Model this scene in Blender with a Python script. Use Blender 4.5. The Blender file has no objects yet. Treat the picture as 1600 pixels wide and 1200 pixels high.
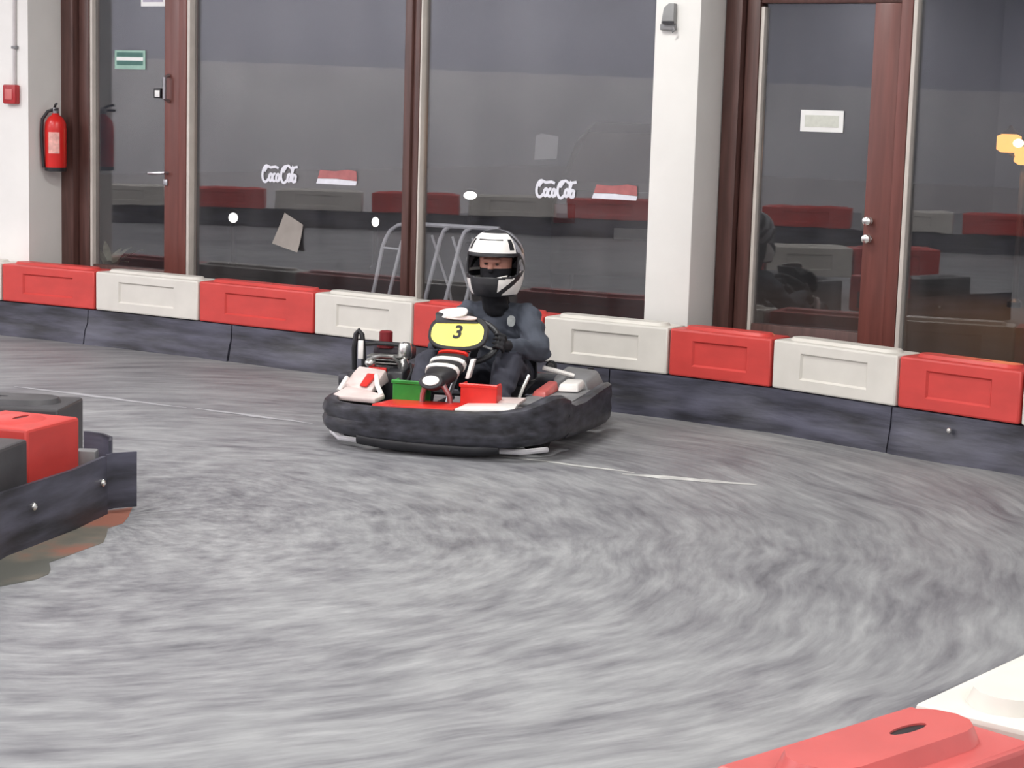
import bpy, bmesh, math, random
from mathutils import Vector, Matrix
random.seed(7)
D = bpy.data
S = bpy.context.scene
COL = S.collection
sin, cos, pi = math.sin, math.cos, math.pi

# ------------------------------------------------------------------ camera
F_PX = 3000.0
TH = math.atan(432 / 3000.0)
RO = math.radians(1.7)
CAM = Vector((0, 0, 1.7))
Fv = Vector((0, cos(TH), -sin(TH))); Uv = Vector((0, sin(TH), cos(TH))); Rv = Vector((1, 0, 0))
R2 = Rv * cos(RO) + Uv * sin(RO); U2 = Uv * cos(RO) - Rv * sin(RO)
cd = D.cameras.new('camera'); cam = D.objects.new('camera', cd); COL.objects.link(cam)
m = Matrix((R2, U2, -Fv)).transposed().to_4x4(); m.translation = CAM
cam.matrix_world = m
cd.sensor_width = 36.0; cd.lens = F_PX / 1600 * 36.0; cd.clip_start = 0.05; cd.clip_end = 300
S.camera = cam

# ------------------------------------------------------------------ world (night) and exposure
w = D.worlds.new('night'); S.world = w; w.use_nodes = True
w.node_tree.nodes['Background'].inputs[0].default_value = (0.012, 0.014, 0.02, 1)
w.node_tree.nodes['Background'].inputs[1].default_value = 1.0
vs = S.view_settings
vs.view_transform = 'Standard'; vs.look = 'None'; vs.gamma = 1.0; vs.use_curve_mapping = False
vs.exposure = 0.0
HALL_WATTS = 115.0          # per ceiling luminaire
HALL_COL = (1.0, 0.99, 0.955)
HALL_COL_LEFT = (1.0, 0.965, 0.98)     # the lamps over the left half are a little pinker

# ------------------------------------------------------------------ helpers
def srgb(r, g, b):
    f = lambda c: (c / 255 / 12.92) if c / 255 <= 0.04045 else ((c / 255 + 0.055) / 1.055) ** 2.4
    return (f(r), f(g), f(b), 1)

MATS = {}
def mat(name, col, rough=0.5, var=0.12, scale=9.0, metal=0.0, bump=0.0, spec=0.5, stretch=None, col2=None, detail=4):
    if name in MATS: return MATS[name]
    M = D.materials.new(name); M.use_nodes = True
    nt = M.node_tree; N = nt.nodes; L = nt.links
    b = N['Principled BSDF']
    tc = N.new('ShaderNodeTexCoord'); mp = N.new('ShaderNodeMapping')
    L.new(tc.outputs['Object'], mp.inputs[0])
    if stretch: mp.inputs['Scale'].default_value = stretch
    nz = N.new('ShaderNodeTexNoise'); nz.inputs['Scale'].default_value = scale; nz.inputs['Detail'].default_value = detail
    L.new(mp.outputs[0], nz.inputs['Vector'])
    cr = N.new('ShaderNodeValToRGB')
    c1 = tuple(c * (1 - var) for c in col[:3]) + (1,)
    c2 = col2 if col2 else tuple(min(1, c * (1 + var)) for c in col[:3]) + (1,)
    cr.color_ramp.elements[0].color = c1; cr.color_ramp.elements[0].position = 0.35
    cr.color_ramp.elements[1].color = c2; cr.color_ramp.elements[1].position = 0.7
    L.new(nz.outputs['Fac'], cr.inputs[0]); L.new(cr.outputs[0], b.inputs['Base Color'])
    b.inputs['Roughness'].default_value = rough; b.inputs['Metallic'].default_value = metal
    b.inputs['Specular IOR Level'].default_value = spec
    if bump:
        bp = N.new('ShaderNodeBump'); bp.inputs['Strength'].default_value = bump; bp.inputs['Distance'].default_value = 0.01
        L.new(nz.outputs['Fac'], bp.inputs['Height']); L.new(bp.outputs[0], b.inputs['Normal'])
    MATS[name] = M
    return M

def emis(name, col, strength):
    if name in MATS: return MATS[name]
    M = D.materials.new(name); M.use_nodes = True
    nt = M.node_tree; nt.nodes.remove(nt.nodes['Principled BSDF'])
    e = nt.nodes.new('ShaderNodeEmission'); e.inputs[0].default_value = col; e.inputs[1].default_value = strength
    nt.links.new(e.outputs[0], nt.nodes['Material Output'].inputs[0])
    MATS[name] = M
    return M

def glass_mat(name, f0=0.095, tint=(0.93, 0.94, 0.95, 1)):
    if name in MATS: return MATS[name]
    M = D.materials.new(name); M.use_nodes = True
    nt = M.node_tree; N = nt.nodes; L = nt.links
    N.remove(N['Principled BSDF'])
    t = N.new('ShaderNodeBsdfTransparent'); t.inputs[0].default_value = tint
    g = N.new('ShaderNodeBsdfGlossy'); g.inputs['Roughness'].default_value = 0.012
    tc = N.new('ShaderNodeTexCoord'); nz = N.new('ShaderNodeTexNoise'); nz.inputs['Scale'].default_value = 3.0
    L.new(tc.outputs['Object'], nz.inputs['Vector'])
    bp = N.new('ShaderNodeBump'); bp.inputs['Strength'].default_value = 0.04; bp.inputs['Distance'].default_value = 0.004
    L.new(nz.outputs['Fac'], bp.inputs['Height']); L.new(bp.outputs[0], g.inputs['Normal'])
    lw = N.new('ShaderNodeLayerWeight'); lw.inputs['Blend'].default_value = 0.5
    p = N.new('ShaderNodeMath'); p.operation = 'POWER'; p.inputs[1].default_value = 5.0
    L.new(lw.outputs['Facing'], p.inputs[0])
    ml = N.new('ShaderNodeMath'); ml.operation = 'MULTIPLY_ADD'; ml.inputs[1].default_value = 1 - f0; ml.inputs[2].default_value = f0
    L.new(p.outputs[0], ml.inputs[0])
    mx = N.new('ShaderNodeMixShader'); L.new(ml.outputs[0], mx.inputs[0]); L.new(t.outputs[0], mx.inputs[1]); L.new(g.outputs[0], mx.inputs[2])
    df = N.new('ShaderNodeBsdfDiffuse'); df.inputs[0].default_value = (0.7, 0.68, 0.7, 1)     # film of dust
    n2 = N.new('ShaderNodeTexNoise'); n2.inputs['Scale'].default_value = 1.6; n2.inputs['Detail'].default_value = 5
    mp = N.new('ShaderNodeMapping'); mp.inputs['Scale'].default_value = (2.2, 1, 0.5); L.new(tc.outputs['Object'], mp.inputs[0]); L.new(mp.outputs[0], n2.inputs['Vector'])
    mr = N.new('ShaderNodeMapRange'); mr.inputs[1].default_value = 0.3; mr.inputs[2].default_value = 0.75; mr.inputs[3].default_value = 0.006; mr.inputs[4].default_value = 0.036
    L.new(n2.outputs['Fac'], mr.inputs[0])
    m2 = N.new('ShaderNodeMixShader'); L.new(mr.outputs[0], m2.inputs[0]); L.new(mx.outputs[0], m2.inputs[1]); L.new(df.outputs[0], m2.inputs[2])
    L.new(m2.outputs[0], N['Material Output'].inputs[0])
    MATS[name] = M
    return M

class MB:
    """collects shapes, builds one mesh object"""
    def __init__(s): s.v = []; s.f = []
    def add(s, vs, fs):
        o = len(s.v); s.v += [tuple(p) for p in vs]; s.f += [tuple(i + o for i in f) for f in fs]; return s
    def box(s, x0, x1, y0, y1, z0, z1, M=None):
        P = [Vector(p) for p in ((x0,y0,z0),(x1,y0,z0),(x1,y1,z0),(x0,y1,z0),(x0,y0,z1),(x1,y0,z1),(x1,y1,z1),(x0,y1,z1))]
        if M: P = [M @ p for p in P]
        return s.add(P, [(0,3,2,1),(4,5,6,7),(0,1,5,4),(1,2,6,5),(2,3,7,6),(3,0,4,7)])
    def hexa(s, P):   # 8 points, bottom ring ccw then top ring
        return s.add(P, [(0,3,2,1),(4,5,6,7),(0,1,5,4),(1,2,6,5),(2,3,7,6),(3,0,4,7)])
    def prism(s, pts, z0, z1, M=None):
        n = len(pts); P = [Vector((x, y, z0)) for x, y in pts] + [Vector((x, y, z1)) for x, y in pts]
        if M: P = [M @ p for p in P]
        return s.add(P, [tuple(range(n - 1, -1, -1)), tuple(range(n, 2 * n))] + [(i, (i + 1) % n, n + (i + 1) % n, n + i) for i in range(n)])
    def tube(s, pts, r, n=10, cap=True, closed=False, flat=1.0, up=None):
        pts = [Vector(p) for p in pts]; k = len(pts); rings = []
        rr = r if isinstance(r, (list, tuple)) else [r] * k
        prev = None
        for i, p in enumerate(pts):
            a = pts[(i - 1) % k] if (closed or i > 0) else p
            b = pts[(i + 1) % k] if (closed or i < k - 1) else p
            t = (b - a).normalized()
            if up: nrm = Vector(up)
            elif prev is None: nrm = Vector((0, 0, 1)) if abs(t.z) < 0.9 else Vector((1, 0, 0))
            else: nrm = prev
            nrm = (nrm - t * nrm.dot(t)).normalized(); prev = nrm; bi = t.cross(nrm)
            rings.append([p + nrm * (rr[i] * flat * sin(2 * pi * j / n)) + bi * (rr[i] * cos(2 * pi * j / n)) for j in range(n)])
        vs = [p for R in rings for p in R]; fs = []
        for i in range(k if closed else k - 1):
            a = i * n; b = ((i + 1) % k) * n
            for j in range(n): fs.append((a + j, a + (j + 1) % n, b + (j + 1) % n, b + j))
        if cap and not closed: fs += [tuple(range(n - 1, -1, -1)), tuple(range((k - 1) * n, k * n))]
        return s.add(vs, fs)
    def lathe(s, prof, c=(0, 0, 0), n=20, M=None):   # prof [(r,z)], axis z
        vs = []; k = len(prof); c = Vector(c)
        for r, z in prof:
            for j in range(n):
                p = Vector((r * cos(2 * pi * j / n), r * sin(2 * pi * j / n), z))
                vs.append((M @ p if M else p) + c)
        fs = [(i * n + j, i * n + (j + 1) % n, (i + 1) * n + (j + 1) % n, (i + 1) * n + j) for i in range(k - 1) for j in range(n)]
        fs += [tuple(range(n - 1, -1, -1)), tuple(range((k - 1) * n, k * n))]
        return s.add(vs, fs)
    def ell(s, c, r, n=14, k=9, M=None):
        prof = [(sin(pi * i / k), -cos(pi * i / k)) for i in range(k + 1)]
        prof[0] = (0.02, -1); prof[-1] = (0.02, 1)
        vs = []; c = Vector(c)
        for a, z in prof:
            for j in range(n):
                p = Vector((a * cos(2 * pi * j / n) * r[0], a * sin(2 * pi * j / n) * r[1], z * r[2]))
                vs.append((M @ p if M else p) + c)
        fs = [(i * n + j, i * n + (j + 1) % n, (i + 1) * n + (j + 1) % n, (i + 1) * n + j) for i in range(k) for j in range(n)]
        fs += [tuple(range(n - 1, -1, -1)), tuple(range(k * n, (k + 1) * n))]
        return s.add(vs, fs)
    def mesh(s, name, bevel=0, smooth=35, seg=2):
        me = D.meshes.new(name); me.from_pydata(s.v, [], s.f)
        bm = bmesh.new(); bm.from_mesh(me)
        bmesh.ops.recalc_face_normals(bm, faces=bm.faces)
        if bevel:
            es = [e for e in bm.edges if len(e.link_faces) == 2 and e.calc_face_angle(0) > 0.6]
            bmesh.ops.bevel(bm, geom=es, offset=bevel, segments=seg, profile=0.5, affect='EDGES', clamp_overlap=True)
        bm.to_mesh(me); bm.free()
        if smooth:
            for p in me.polygons: p.use_smooth = True
            me.set_sharp_from_angle(angle=math.radians(smooth))
        return me
    def build(s, name, m, parent=None, bevel=0, smooth=35, seg=2, loc=None, rz=None):
        me = s.mesh(name, bevel, smooth, seg); me.materials.append(m)
        o = D.objects.new(name, me); COL.objects.link(o)
        if parent: o.parent = parent
        if loc is not None: o.location = loc
        if rz is not None: o.rotation_euler = (0, 0, rz)
        return o

def empty(name, loc=(0, 0, 0), rz=0):
    o = D.objects.new(name, None); COL.objects.link(o); o.location = loc; o.rotation_euler = (0, 0, rz); o.empty_display_size = 0.1
    return o
def tag(o, label, cat, group=None):
    o['label'] = label; o['category'] = cat
    if group: o['group'] = group
    return o
def struct(o, label=None):
    o['kind'] = 'structure'
    if label: o['label'] = label
    return o

def poly_text(name, text, size, m, parent, Mt, extrude=0.0006, offset=0.0, shear=0.0):
    cu = D.curves.new(name, 'FONT'); cu.body = text; cu.size = size; cu.extrude = extrude; cu.offset = offset; cu.shear = shear
    cu.align_x = 'CENTER'; cu.align_y = 'CENTER'
    t = D.objects.new(name + '_src', cu); COL.objects.link(t)
    dg = bpy.context.evaluated_depsgraph_get(); dg.update()
    me = D.meshes.new_from_object(t.evaluated_get(dg)); me.name = name
    D.objects.remove(t); me.transform(Mt); me.materials.clear(); me.materials.append(m)
    o = D.objects.new(name, me); COL.objects.link(o); o.parent = parent
    return o

# ------------------------------------------------------------------ materials
m_white_wall = mat('white_plaster', srgb(230, 228, 224), 0.75, 0.03, 3)
m_hall_wall = mat('hall_plaster', srgb(205, 204, 208), 0.8, 0.05, 1.2)
def two_tone():
    M = D.materials.new('two_tone_hall_paint'); M.use_nodes = True; nt = M.node_tree; N = nt.nodes; L = nt.links; b = N['Principled BSDF']
    tc = N.new('ShaderNodeTexCoord'); sp = N.new('ShaderNodeSeparateXYZ'); L.new(tc.outputs['Object'], sp.inputs[0])
    nz = N.new('ShaderNodeTexNoise'); nz.inputs['Scale'].default_value = 0.9; nz.inputs['Detail'].default_value = 3; L.new(tc.outputs['Object'], nz.inputs['Vector'])
    gt = N.new('ShaderNodeMath'); gt.operation = 'GREATER_THAN'; gt.inputs[1].default_value = 2.25; L.new(sp.outputs[2], gt.inputs[0])
    lo = N.new('ShaderNodeMix'); lo.data_type = 'RGBA'; lo.inputs[6].default_value = srgb(205, 202, 205); lo.inputs[7].default_value = srgb(244, 242, 242); L.new(nz.outputs['Fac'], lo.inputs[0])
    mx = N.new('ShaderNodeMix'); mx.data_type = 'RGBA'; L.new(gt.outputs[0], mx.inputs[0]); L.new(lo.outputs[2], mx.inputs[6]); mx.inputs[7].default_value = srgb(196, 196, 206)
    L.new(mx.outputs[2], b.inputs['Base Color']); b.inputs['Roughness'].default_value = 0.8
    return M
m_hall_wall = two_tone()
m_ceil = mat('ceiling_paint', srgb(200, 200, 200), 0.85, 0.05, 2)
m_red = mat('red_polyethylene', srgb(200, 66, 61), 0.42, 0.08, 5, bump=0.04, stretch=(1, 1, 2))
m_red_glare = mat('glare_paled_red_polyethylene', srgb(196, 90, 88), 0.3, 0.08, 5, bump=0.04)  # near red blocks: ceiling glare is mixed into a paler base colour
m_white = mat('white_polyethylene', srgb(213, 209, 201), 0.45, 0.05, 5, bump=0.04)
m_blackp = mat('black_polyethylene', srgb(70, 69, 72), 0.45, 0.2, 6, bump=0.04)
m_rubber = mat('black_rubber_belt', srgb(42, 42, 50), 0.4, 0.3, 2.2, bump=0.5, stretch=(1, 1, 6), col2=srgb(84, 84, 99), detail=6)
m_brown = mat('brown_frame', srgb(88, 60, 55), 0.4, 0.22, 6, stretch=(6, 6, 0.5), bump=0.05)
m_redbrown = mat('redbrown_door', srgb(112, 64, 57), 0.38, 0.16, 6, stretch=(5, 5, 0.4), bump=0.05)
m_strip = mat('pale_seal', srgb(206, 198, 190), 0.4, 0.06, 10)
m_glass = glass_mat('window_glass')
m_steel = mat('steel', srgb(180, 180, 184), 0.3, 0.08, 20, metal=0.9)
m_galv = mat('galvanised_tube', srgb(214, 212, 216), 0.45, 0.08, 14, metal=0.0)
m_chrome = mat('bright_metal', srgb(225, 224, 220), 0.22, 0.05, 20, metal=0.9)
m_extred = mat('extinguisher_red', srgb(206, 34, 30), 0.3, 0.06, 8)
m_blackpl = mat('black_plastic', srgb(34, 34, 38), 0.42, 0.2, 12)
m_paper = mat('paper', srgb(196, 192, 186), 0.8, 0.06, 14)
m_whitepl = mat('white_plastic', srgb(238, 238, 236), 0.35, 0.03, 12)
m_greypl = mat('grey_plastic', srgb(128, 128, 130), 0.45, 0.1, 12)
m_tyre = mat('tyre_rubber', srgb(30, 30, 32), 0.75, 0.25, 18, bump=0.15)
m_kartblack = mat('kart_bumper_plastic', srgb(37, 37, 42), 0.38, 0.3, 6, bump=0.3, stretch=(2, 2, 5), col2=srgb(68, 68, 77), detail=7)

# floor: sealed concrete with rubber marks swept in arcs round the island
def floor_mat():
    M = D.materials.new('track_concrete'); M.use_nodes = True
    nt = M.node_tree; N = nt.nodes; L = nt.links; b = N['Principled BSDF']
    tc = N.new('ShaderNodeTexCoord'); sp = N.new('ShaderNodeSeparateXYZ')
    wob = N.new('ShaderNodeTexNoise'); wob.inputs['Scale'].default_value = 0.8
    L.new(tc.outputs['Object'], wob.inputs['Vector'])
    sc = N.new('ShaderNodeVectorMath'); sc.operation = 'SCALE'; sc.inputs['Scale'].default_value = 0.38
    L.new(wob.outputs['Color'], sc.inputs[0])
    ad = N.new('ShaderNodeVectorMath'); ad.operation = 'ADD'
    L.new(tc.outputs['Object'], ad.inputs[0]); L.new(sc.outputs[0], ad.inputs[1])
    L.new(ad.outputs[0], sp.inputs[0])
    def mth(op, a, bb=None, c=None):
        n = N.new('ShaderNodeMath'); n.operation = op
        for i, x in enumerate((a, bb, c)):
            if x is None: continue
            if isinstance(x, (int, float)): n.inputs[i].default_value = x
            else: L.new(x, n.inputs[i])
        return n.outputs[0]
    dx = mth('SUBTRACT', sp.outputs[0], -1.45); dy = mth('SUBTRACT', sp.outputs[1], 7.75)
    r = mth('SQRT', mth('ADD', mth('MULTIPLY', dx, dx), mth('MULTIPLY', dy, dy)))
    th = mth('ARCTAN2', dy, dx)
    def noise(rs, ts, scale, detail, rough=0.55, off=0.0):
        cv = N.new('ShaderNodeCombineXYZ'); L.new(mth('MULTIPLY', r, rs), cv.inputs[0]); L.new(mth('MULTIPLY_ADD', th, ts, off), cv.inputs[1])
        n = N.new('ShaderNodeTexNoise'); n.inputs['Scale'].default_value = scale; n.inputs['Detail'].default_value = detail; n.inputs['Roughness'].default_value = rough
        L.new(cv.outputs[0], n.inputs['Vector']); return n.outputs['Fac']
    n1 = noise(1.7, 2.0, 2.0, 6, 0.62)            # broad swept patches
    n2 = noise(6.5, 3.6, 1.7, 6, 0.62, 9.0)        # streaks
    n3 = noise(20.0, 8.0, 1.3, 4, 0.62, 21.0)      # fine dashes
    nb = N.new('ShaderNodeTexNoise'); nb.inputs['Scale'].default_value = 0.55; nb.inputs['Detail'].default_value = 3
    L.new(tc.outputs['Object'], nb.inputs['Vector'])
    s = mth('ADD', mth('MULTIPLY', n1, 0.32), mth('MULTIPLY', n2, 0.38))
    s = mth('ADD', s, mth('MULTIPLY', n3, 0.24)); s = mth('ADD', s, mth('MULTIPLY', nb.outputs['Fac'], 0.24))
    cr = N.new('ShaderNodeValToRGB'); e = cr.color_ramp.elements
    e[0].position = 0.42; e[0].color = srgb(78, 78, 84); e[1].position = 0.80; e[1].color = srgb(168, 169, 170)
    x = e.new(0.53); x.color = srgb(113, 113, 117); x = e.new(0.63); x.color = srgb(137, 138, 140)
    L.new(s, cr.inputs[0])
    # warm dusty tint close to the outer barrier
    bd = mth('ADD', mth('MULTIPLY', sp.outputs[0], 0.5585), mth('MULTIPLY', sp.outputs[1], 0.8296))
    mr = N.new('ShaderNodeMapRange'); mr.inputs[1].default_value = 8.6; mr.inputs[2].default_value = 9.9; mr.inputs[3].default_value = 0.0; mr.inputs[4].default_value = 0.35
    L.new(bd, mr.inputs[0])
    mx = N.new('ShaderNodeMix'); mx.data_type = 'RGBA'; mx.blend_type = 'MULTIPLY'
    L.new(mr.outputs[0], mx.inputs[0]); L.new(cr.outputs[0], mx.inputs[6]); mx.inputs[7].default_value = (0.98, 0.93, 0.82, 1)
    L.new(mx.outputs[2], b.inputs['Base Color'])
    rr = N.new('ShaderNodeMapRange'); rr.inputs[3].default_value = 0.42; rr.inputs[4].default_value = 0.66
    L.new(n2, rr.inputs[0]); L.new(rr.outputs[0], b.inputs['Roughness'])
    bp = N.new('ShaderNodeBump'); bp.inputs['Strength'].default_value = 0.12; bp.inputs['Distance'].default_value = 0.01
    L.new(n3, bp.inputs['Height']); L.new(bp.outputs[0], b.inputs['Normal'])
    return M
m_floor = floor_mat()

# ------------------------------------------------------------------ hall shell
WA = math.radians(31)
UX = Vector((cos(WA), -sin(WA), 0)); NV = Vector((-sin(WA), -cos(WA), 0)); O = Vector((1.40, 11.27, 0))
def W(u, s=0.0, z=0.0): return O + UX * u + NV * s + Vector((0, 0, z))
def wobj(u=0.0, s=0.0, z=0.0): return dict(loc=W(u, s, z), rz=-WA)     # local x along wall, local -y towards the hall
H = 4.4
fl = MB(); P = [(-17, -7), (7, -7), tuple(W(6.53)[:2]), tuple(W(-21.5)[:2])]
fl.prism(P, -0.1, 0.0)
floor = struct(fl.build('floor', m_floor, smooth=0), 'grey sealed concrete track floor with dark curved tyre marks')
cl = MB(); cl.prism(P, H, H + 0.1); struct(cl.build('ceiling', m_ceil, smooth=0), 'white hall ceiling')
b = MB(); b.box(-17.2, 7.2, -7.2, -7, 0, H); struct(b.build('wall_back', m_hall_wall, smooth=0), 'plain hall wall behind the camera')
b = MB(); b.box(-17.2, -17, -7.2, 22.5, 0, H); struct(b.build('wall_left', m_hall_wall, smooth=0), 'plain hall wall far to the left')
b = MB(); b.box(7, 7.2, -7.2, 7.95, 0, H); struct(b.build('wall_right', m_hall_wall, smooth=0), 'plain hall wall to the right')
b = MB(); b.box(-16.1, 0, -0.43, 0.15, 0, H); b2 = b.build('wall_front', m_white_wall, smooth=0, loc=W(-5.43), rz=-WA)
struct(b2, 'white plastered wall pier left of the glazed doors')
b = MB(); b.box(-5.43, 6.6, -0.10, 0.15, 2.75, H); struct(b.build('wall_front_lintel', m_white_wall, smooth=0, **wobj()), 'white wall above the glazing')
b = MB(); b.box(3.4, 6.6, -0.10, 0.15, 0, 2.75); struct(b.build('wall_front_end', m_white_wall, smooth=0, **wobj()), 'white wall beyond the right glazing')
b = MB(); b.box(-0.495, -0.205, -0.43, 0.15, 0, H); struct(b.build('wall_column', m_white_wall, bevel=0.012, **wobj()), 'white plastered column between window and right door')
# outside ground
b = MB(); b.prism([tuple(W(-25, -0.16)[:2]), tuple(W(25, -0.16)[:2]), tuple(W(25, -40)[:2]), tuple(W(-25, -40)[:2])], -0.12, -0.02)
struct(b.build('ground_outside', mat('dark_paving', srgb(52, 50, 54), 0.8, 0.3, 2.5), smooth=0), 'dark paved ground outside the glazing at night')

# ceiling luminaires; the row by the left wall is added to brighten its reflection
m_lum = emis('luminaire_diffuser', (*HALL_COL, 1), 4.0)
m_lumbody = mat('luminaire_body', srgb(225, 225, 225), 0.5, 0.03)
def luminaire(x, y, k):
    t = tag(empty('ceiling_light', (x, y, H - 0.001), math.radians(20)), 'long white fluorescent luminaire on the hall ceiling', 'ceiling light', 'ceiling luminaires above the track')
    q = MB(); q.box(-0.8, 0.8, -0.15, 0.15, -0.07, 0); q.build('housing', m_lumbody, t, bevel=0.01)
    q = MB(); q.box(-0.76, 0.76, -0.12, 0.12, -0.085, -0.0705); q.build('diffuser', m_lum, t, bevel=0.004)
    ld = D.lights.new('tube_light', 'AREA'); ld.shape = 'RECTANGLE'; ld.size = 1.5; ld.size_y = 0.24; ld.energy = HALL_WATTS; ld.color = HALL_COL_LEFT if x < -2 else HALL_COL
    lo = D.objects.new('tube_light', ld); COL.objects.link(lo); lo.parent = t; lo.location = (0, 0, -0.09)
k = 0
for x in (-15.2, -10.2, -5.2, -0.8, 3.4):
    for y in (-4.0, 0.5, 5.0, 9.2):
        if (Vector((x, y, 0)) - O).dot(NV) < 1.2: continue
        luminaire(x, y, k); k += 1
for x, y in ((-6.6, 11.0), (-10.5, 13.6), (-15.2, 12.6), (-15.2, 7.1), (-15.2, 2.8)):
    luminaire(x, y, k); k += 1

# ------------------------------------------------------------------ glazing
GT = 2.75
def pane(parent, x0, x1, z0, z1, y=0.0):
    q = MB(); q.box(x0, x1, y - 0.004, y + 0.004, z0, z1)
    return q.build('pane', m_glass, parent, smooth=0)
def bar(parent, name, m, x0, x1, y0, y1, z0, z1, bev=0.006):
    q = MB(); q.box(x0, x1, y0, y1, z0, z1); return q.build(name, m, parent, bevel=bev)

def door(name, label, xj0, xj1, xs0, xs1, top):
    t = struct(empty(name, W(0), -WA), label)
    bar(t, 'jamb', m_brown, xj0, xj0 + (xj1 - xj0) * 0.52, -0.11, 0.08, 0, GT)
    bar(t, 'jamb', m_brown, xj0 + (xj1 - xj0) * 0.52 + 0.004, xj1 - 0.006, -0.055, 0.06, 0, GT)
    bar(t, 'seal_strip', m_strip, xj1 - 0.004, xj1 + 0.018, -0.045, 0.02, 0.02, top - 0.02, 0.003)
    bar(t, 'bottom_rail', m_brown, xj1 + 0.02, xs0, -0.04, 0.03, 0.03, 0.487)
    bar(t, 'top_rail', m_brown, xj1 - 0.004, xs1, -0.05, 0.05, top, top + 0.13)
    bar(t, 'stile', m_redbrown, xs0, xs1 - 0.07, -0.05, 0.04, 0.03, top)
    bar(t, 'stile', m_redbrown, xs1 - 0.068, xs1, -0.065, 0.06, 0, GT)
    bar(t, 'seal_strip', m_strip, xs1 + 0.002, xs1 + 0.026, -0.06, 0.02, 0.02, GT, 0.003)
    pane(t, xj1 + 0.018, xs0, 0.487, top, -0.004)
    pane(t, xj1, xs1, top + 0.13, GT, -0.004)
    return t
d1 = door('door_1', 'brown framed glass door beside the fire extinguisher, left', -5.43, -5.205, -4.504, -4.294, 2.5)
d2 = door('door_2', 'brown framed glass door with white notice, right of the column', -0.2, -0.004, 0.681, 0.906, 2.335)

# left door fittings
q = MB(); q.tube([(-4.459, -0.055, 1.85), (-4.459, -0.10, 1.835), (-4.459, -0.10, 1.69), (-4.459, -0.055, 1.672)], 0.014, 8); q.build('pull_handle', m_steel, d1)
q = MB(); q.box(-4.60, -4.535, -0.055, -0.012, 1.69, 1.76); lk = q.build('lock_box', m_blackpl, d1, bevel=0.006)
q = MB(); q.box(-4.585, -4.54, -0.06, -0.0555, 1.70, 1.745); q.build('lock_face', m_whitepl, lk, bevel=0.002)
q = MB(); q.tube([(-4.47, -0.05, 1.175), (-4.47, -0.095, 1.175), (-4.50, -0.105, 1.172), (-4.60, -0.105, 1.168)], 0.011, 8); q.build('lever_handle', m_steel, d1)
q = MB(); q.box(-4.505, -4.465, -0.062, -0.0505, 1.085, 1.13); q.build('keyhole_plate', m_steel, d1, bevel=0.006)
# right door fittings
for z in (1.125, 1.025):
    q = MB(); q.lathe([(0.022, 0), (0.024, 0.012), (0.018, 0.02), (0.026, 0.034), (0.024, 0.05), (0.012, 0.056)], (0.715, -0.05, z), 14, Matrix.Rotation(pi / 2, 4, 'X')); q.build('knob', m_chrome, d2)

def window(name, label, x0, x1, mull=None):
    t = struct(empty(name, W(0), -WA), label)
    pane(t, x0, x1, 0.16, GT)
    bar(t, 'bottom_rail', m_brown, x0, x1, -0.05, 0.05, 0, 0.16)
    if mull:
        bar(t, 'mullion', m_brown, mull[0], mull[0] + 0.055, -0.075, 0.06, 0, GT)
        bar(t, 'mullion', m_brown, mull[0] + 0.058, mull[1], -0.055, 0.06, 0, GT)
        bar(t, 'seal_strip', m_strip, mull[1] + 0.001, mull[1] + 0.015, -0.05, 0.02, 0.02, GT, 0.003)
    return t
w1 = window('window_1', 'large dark glass pane between left door and brown mullion', -4.268, -2.464, (-2.464, -2.36))
w2 = window('window_2', 'large dark glass pane between brown mullion and white column', -2.34, -0.5)
w3 = window('window_3', 'dark glass pane at the right edge reflecting the hall', 0.934, 3.4)

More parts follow.
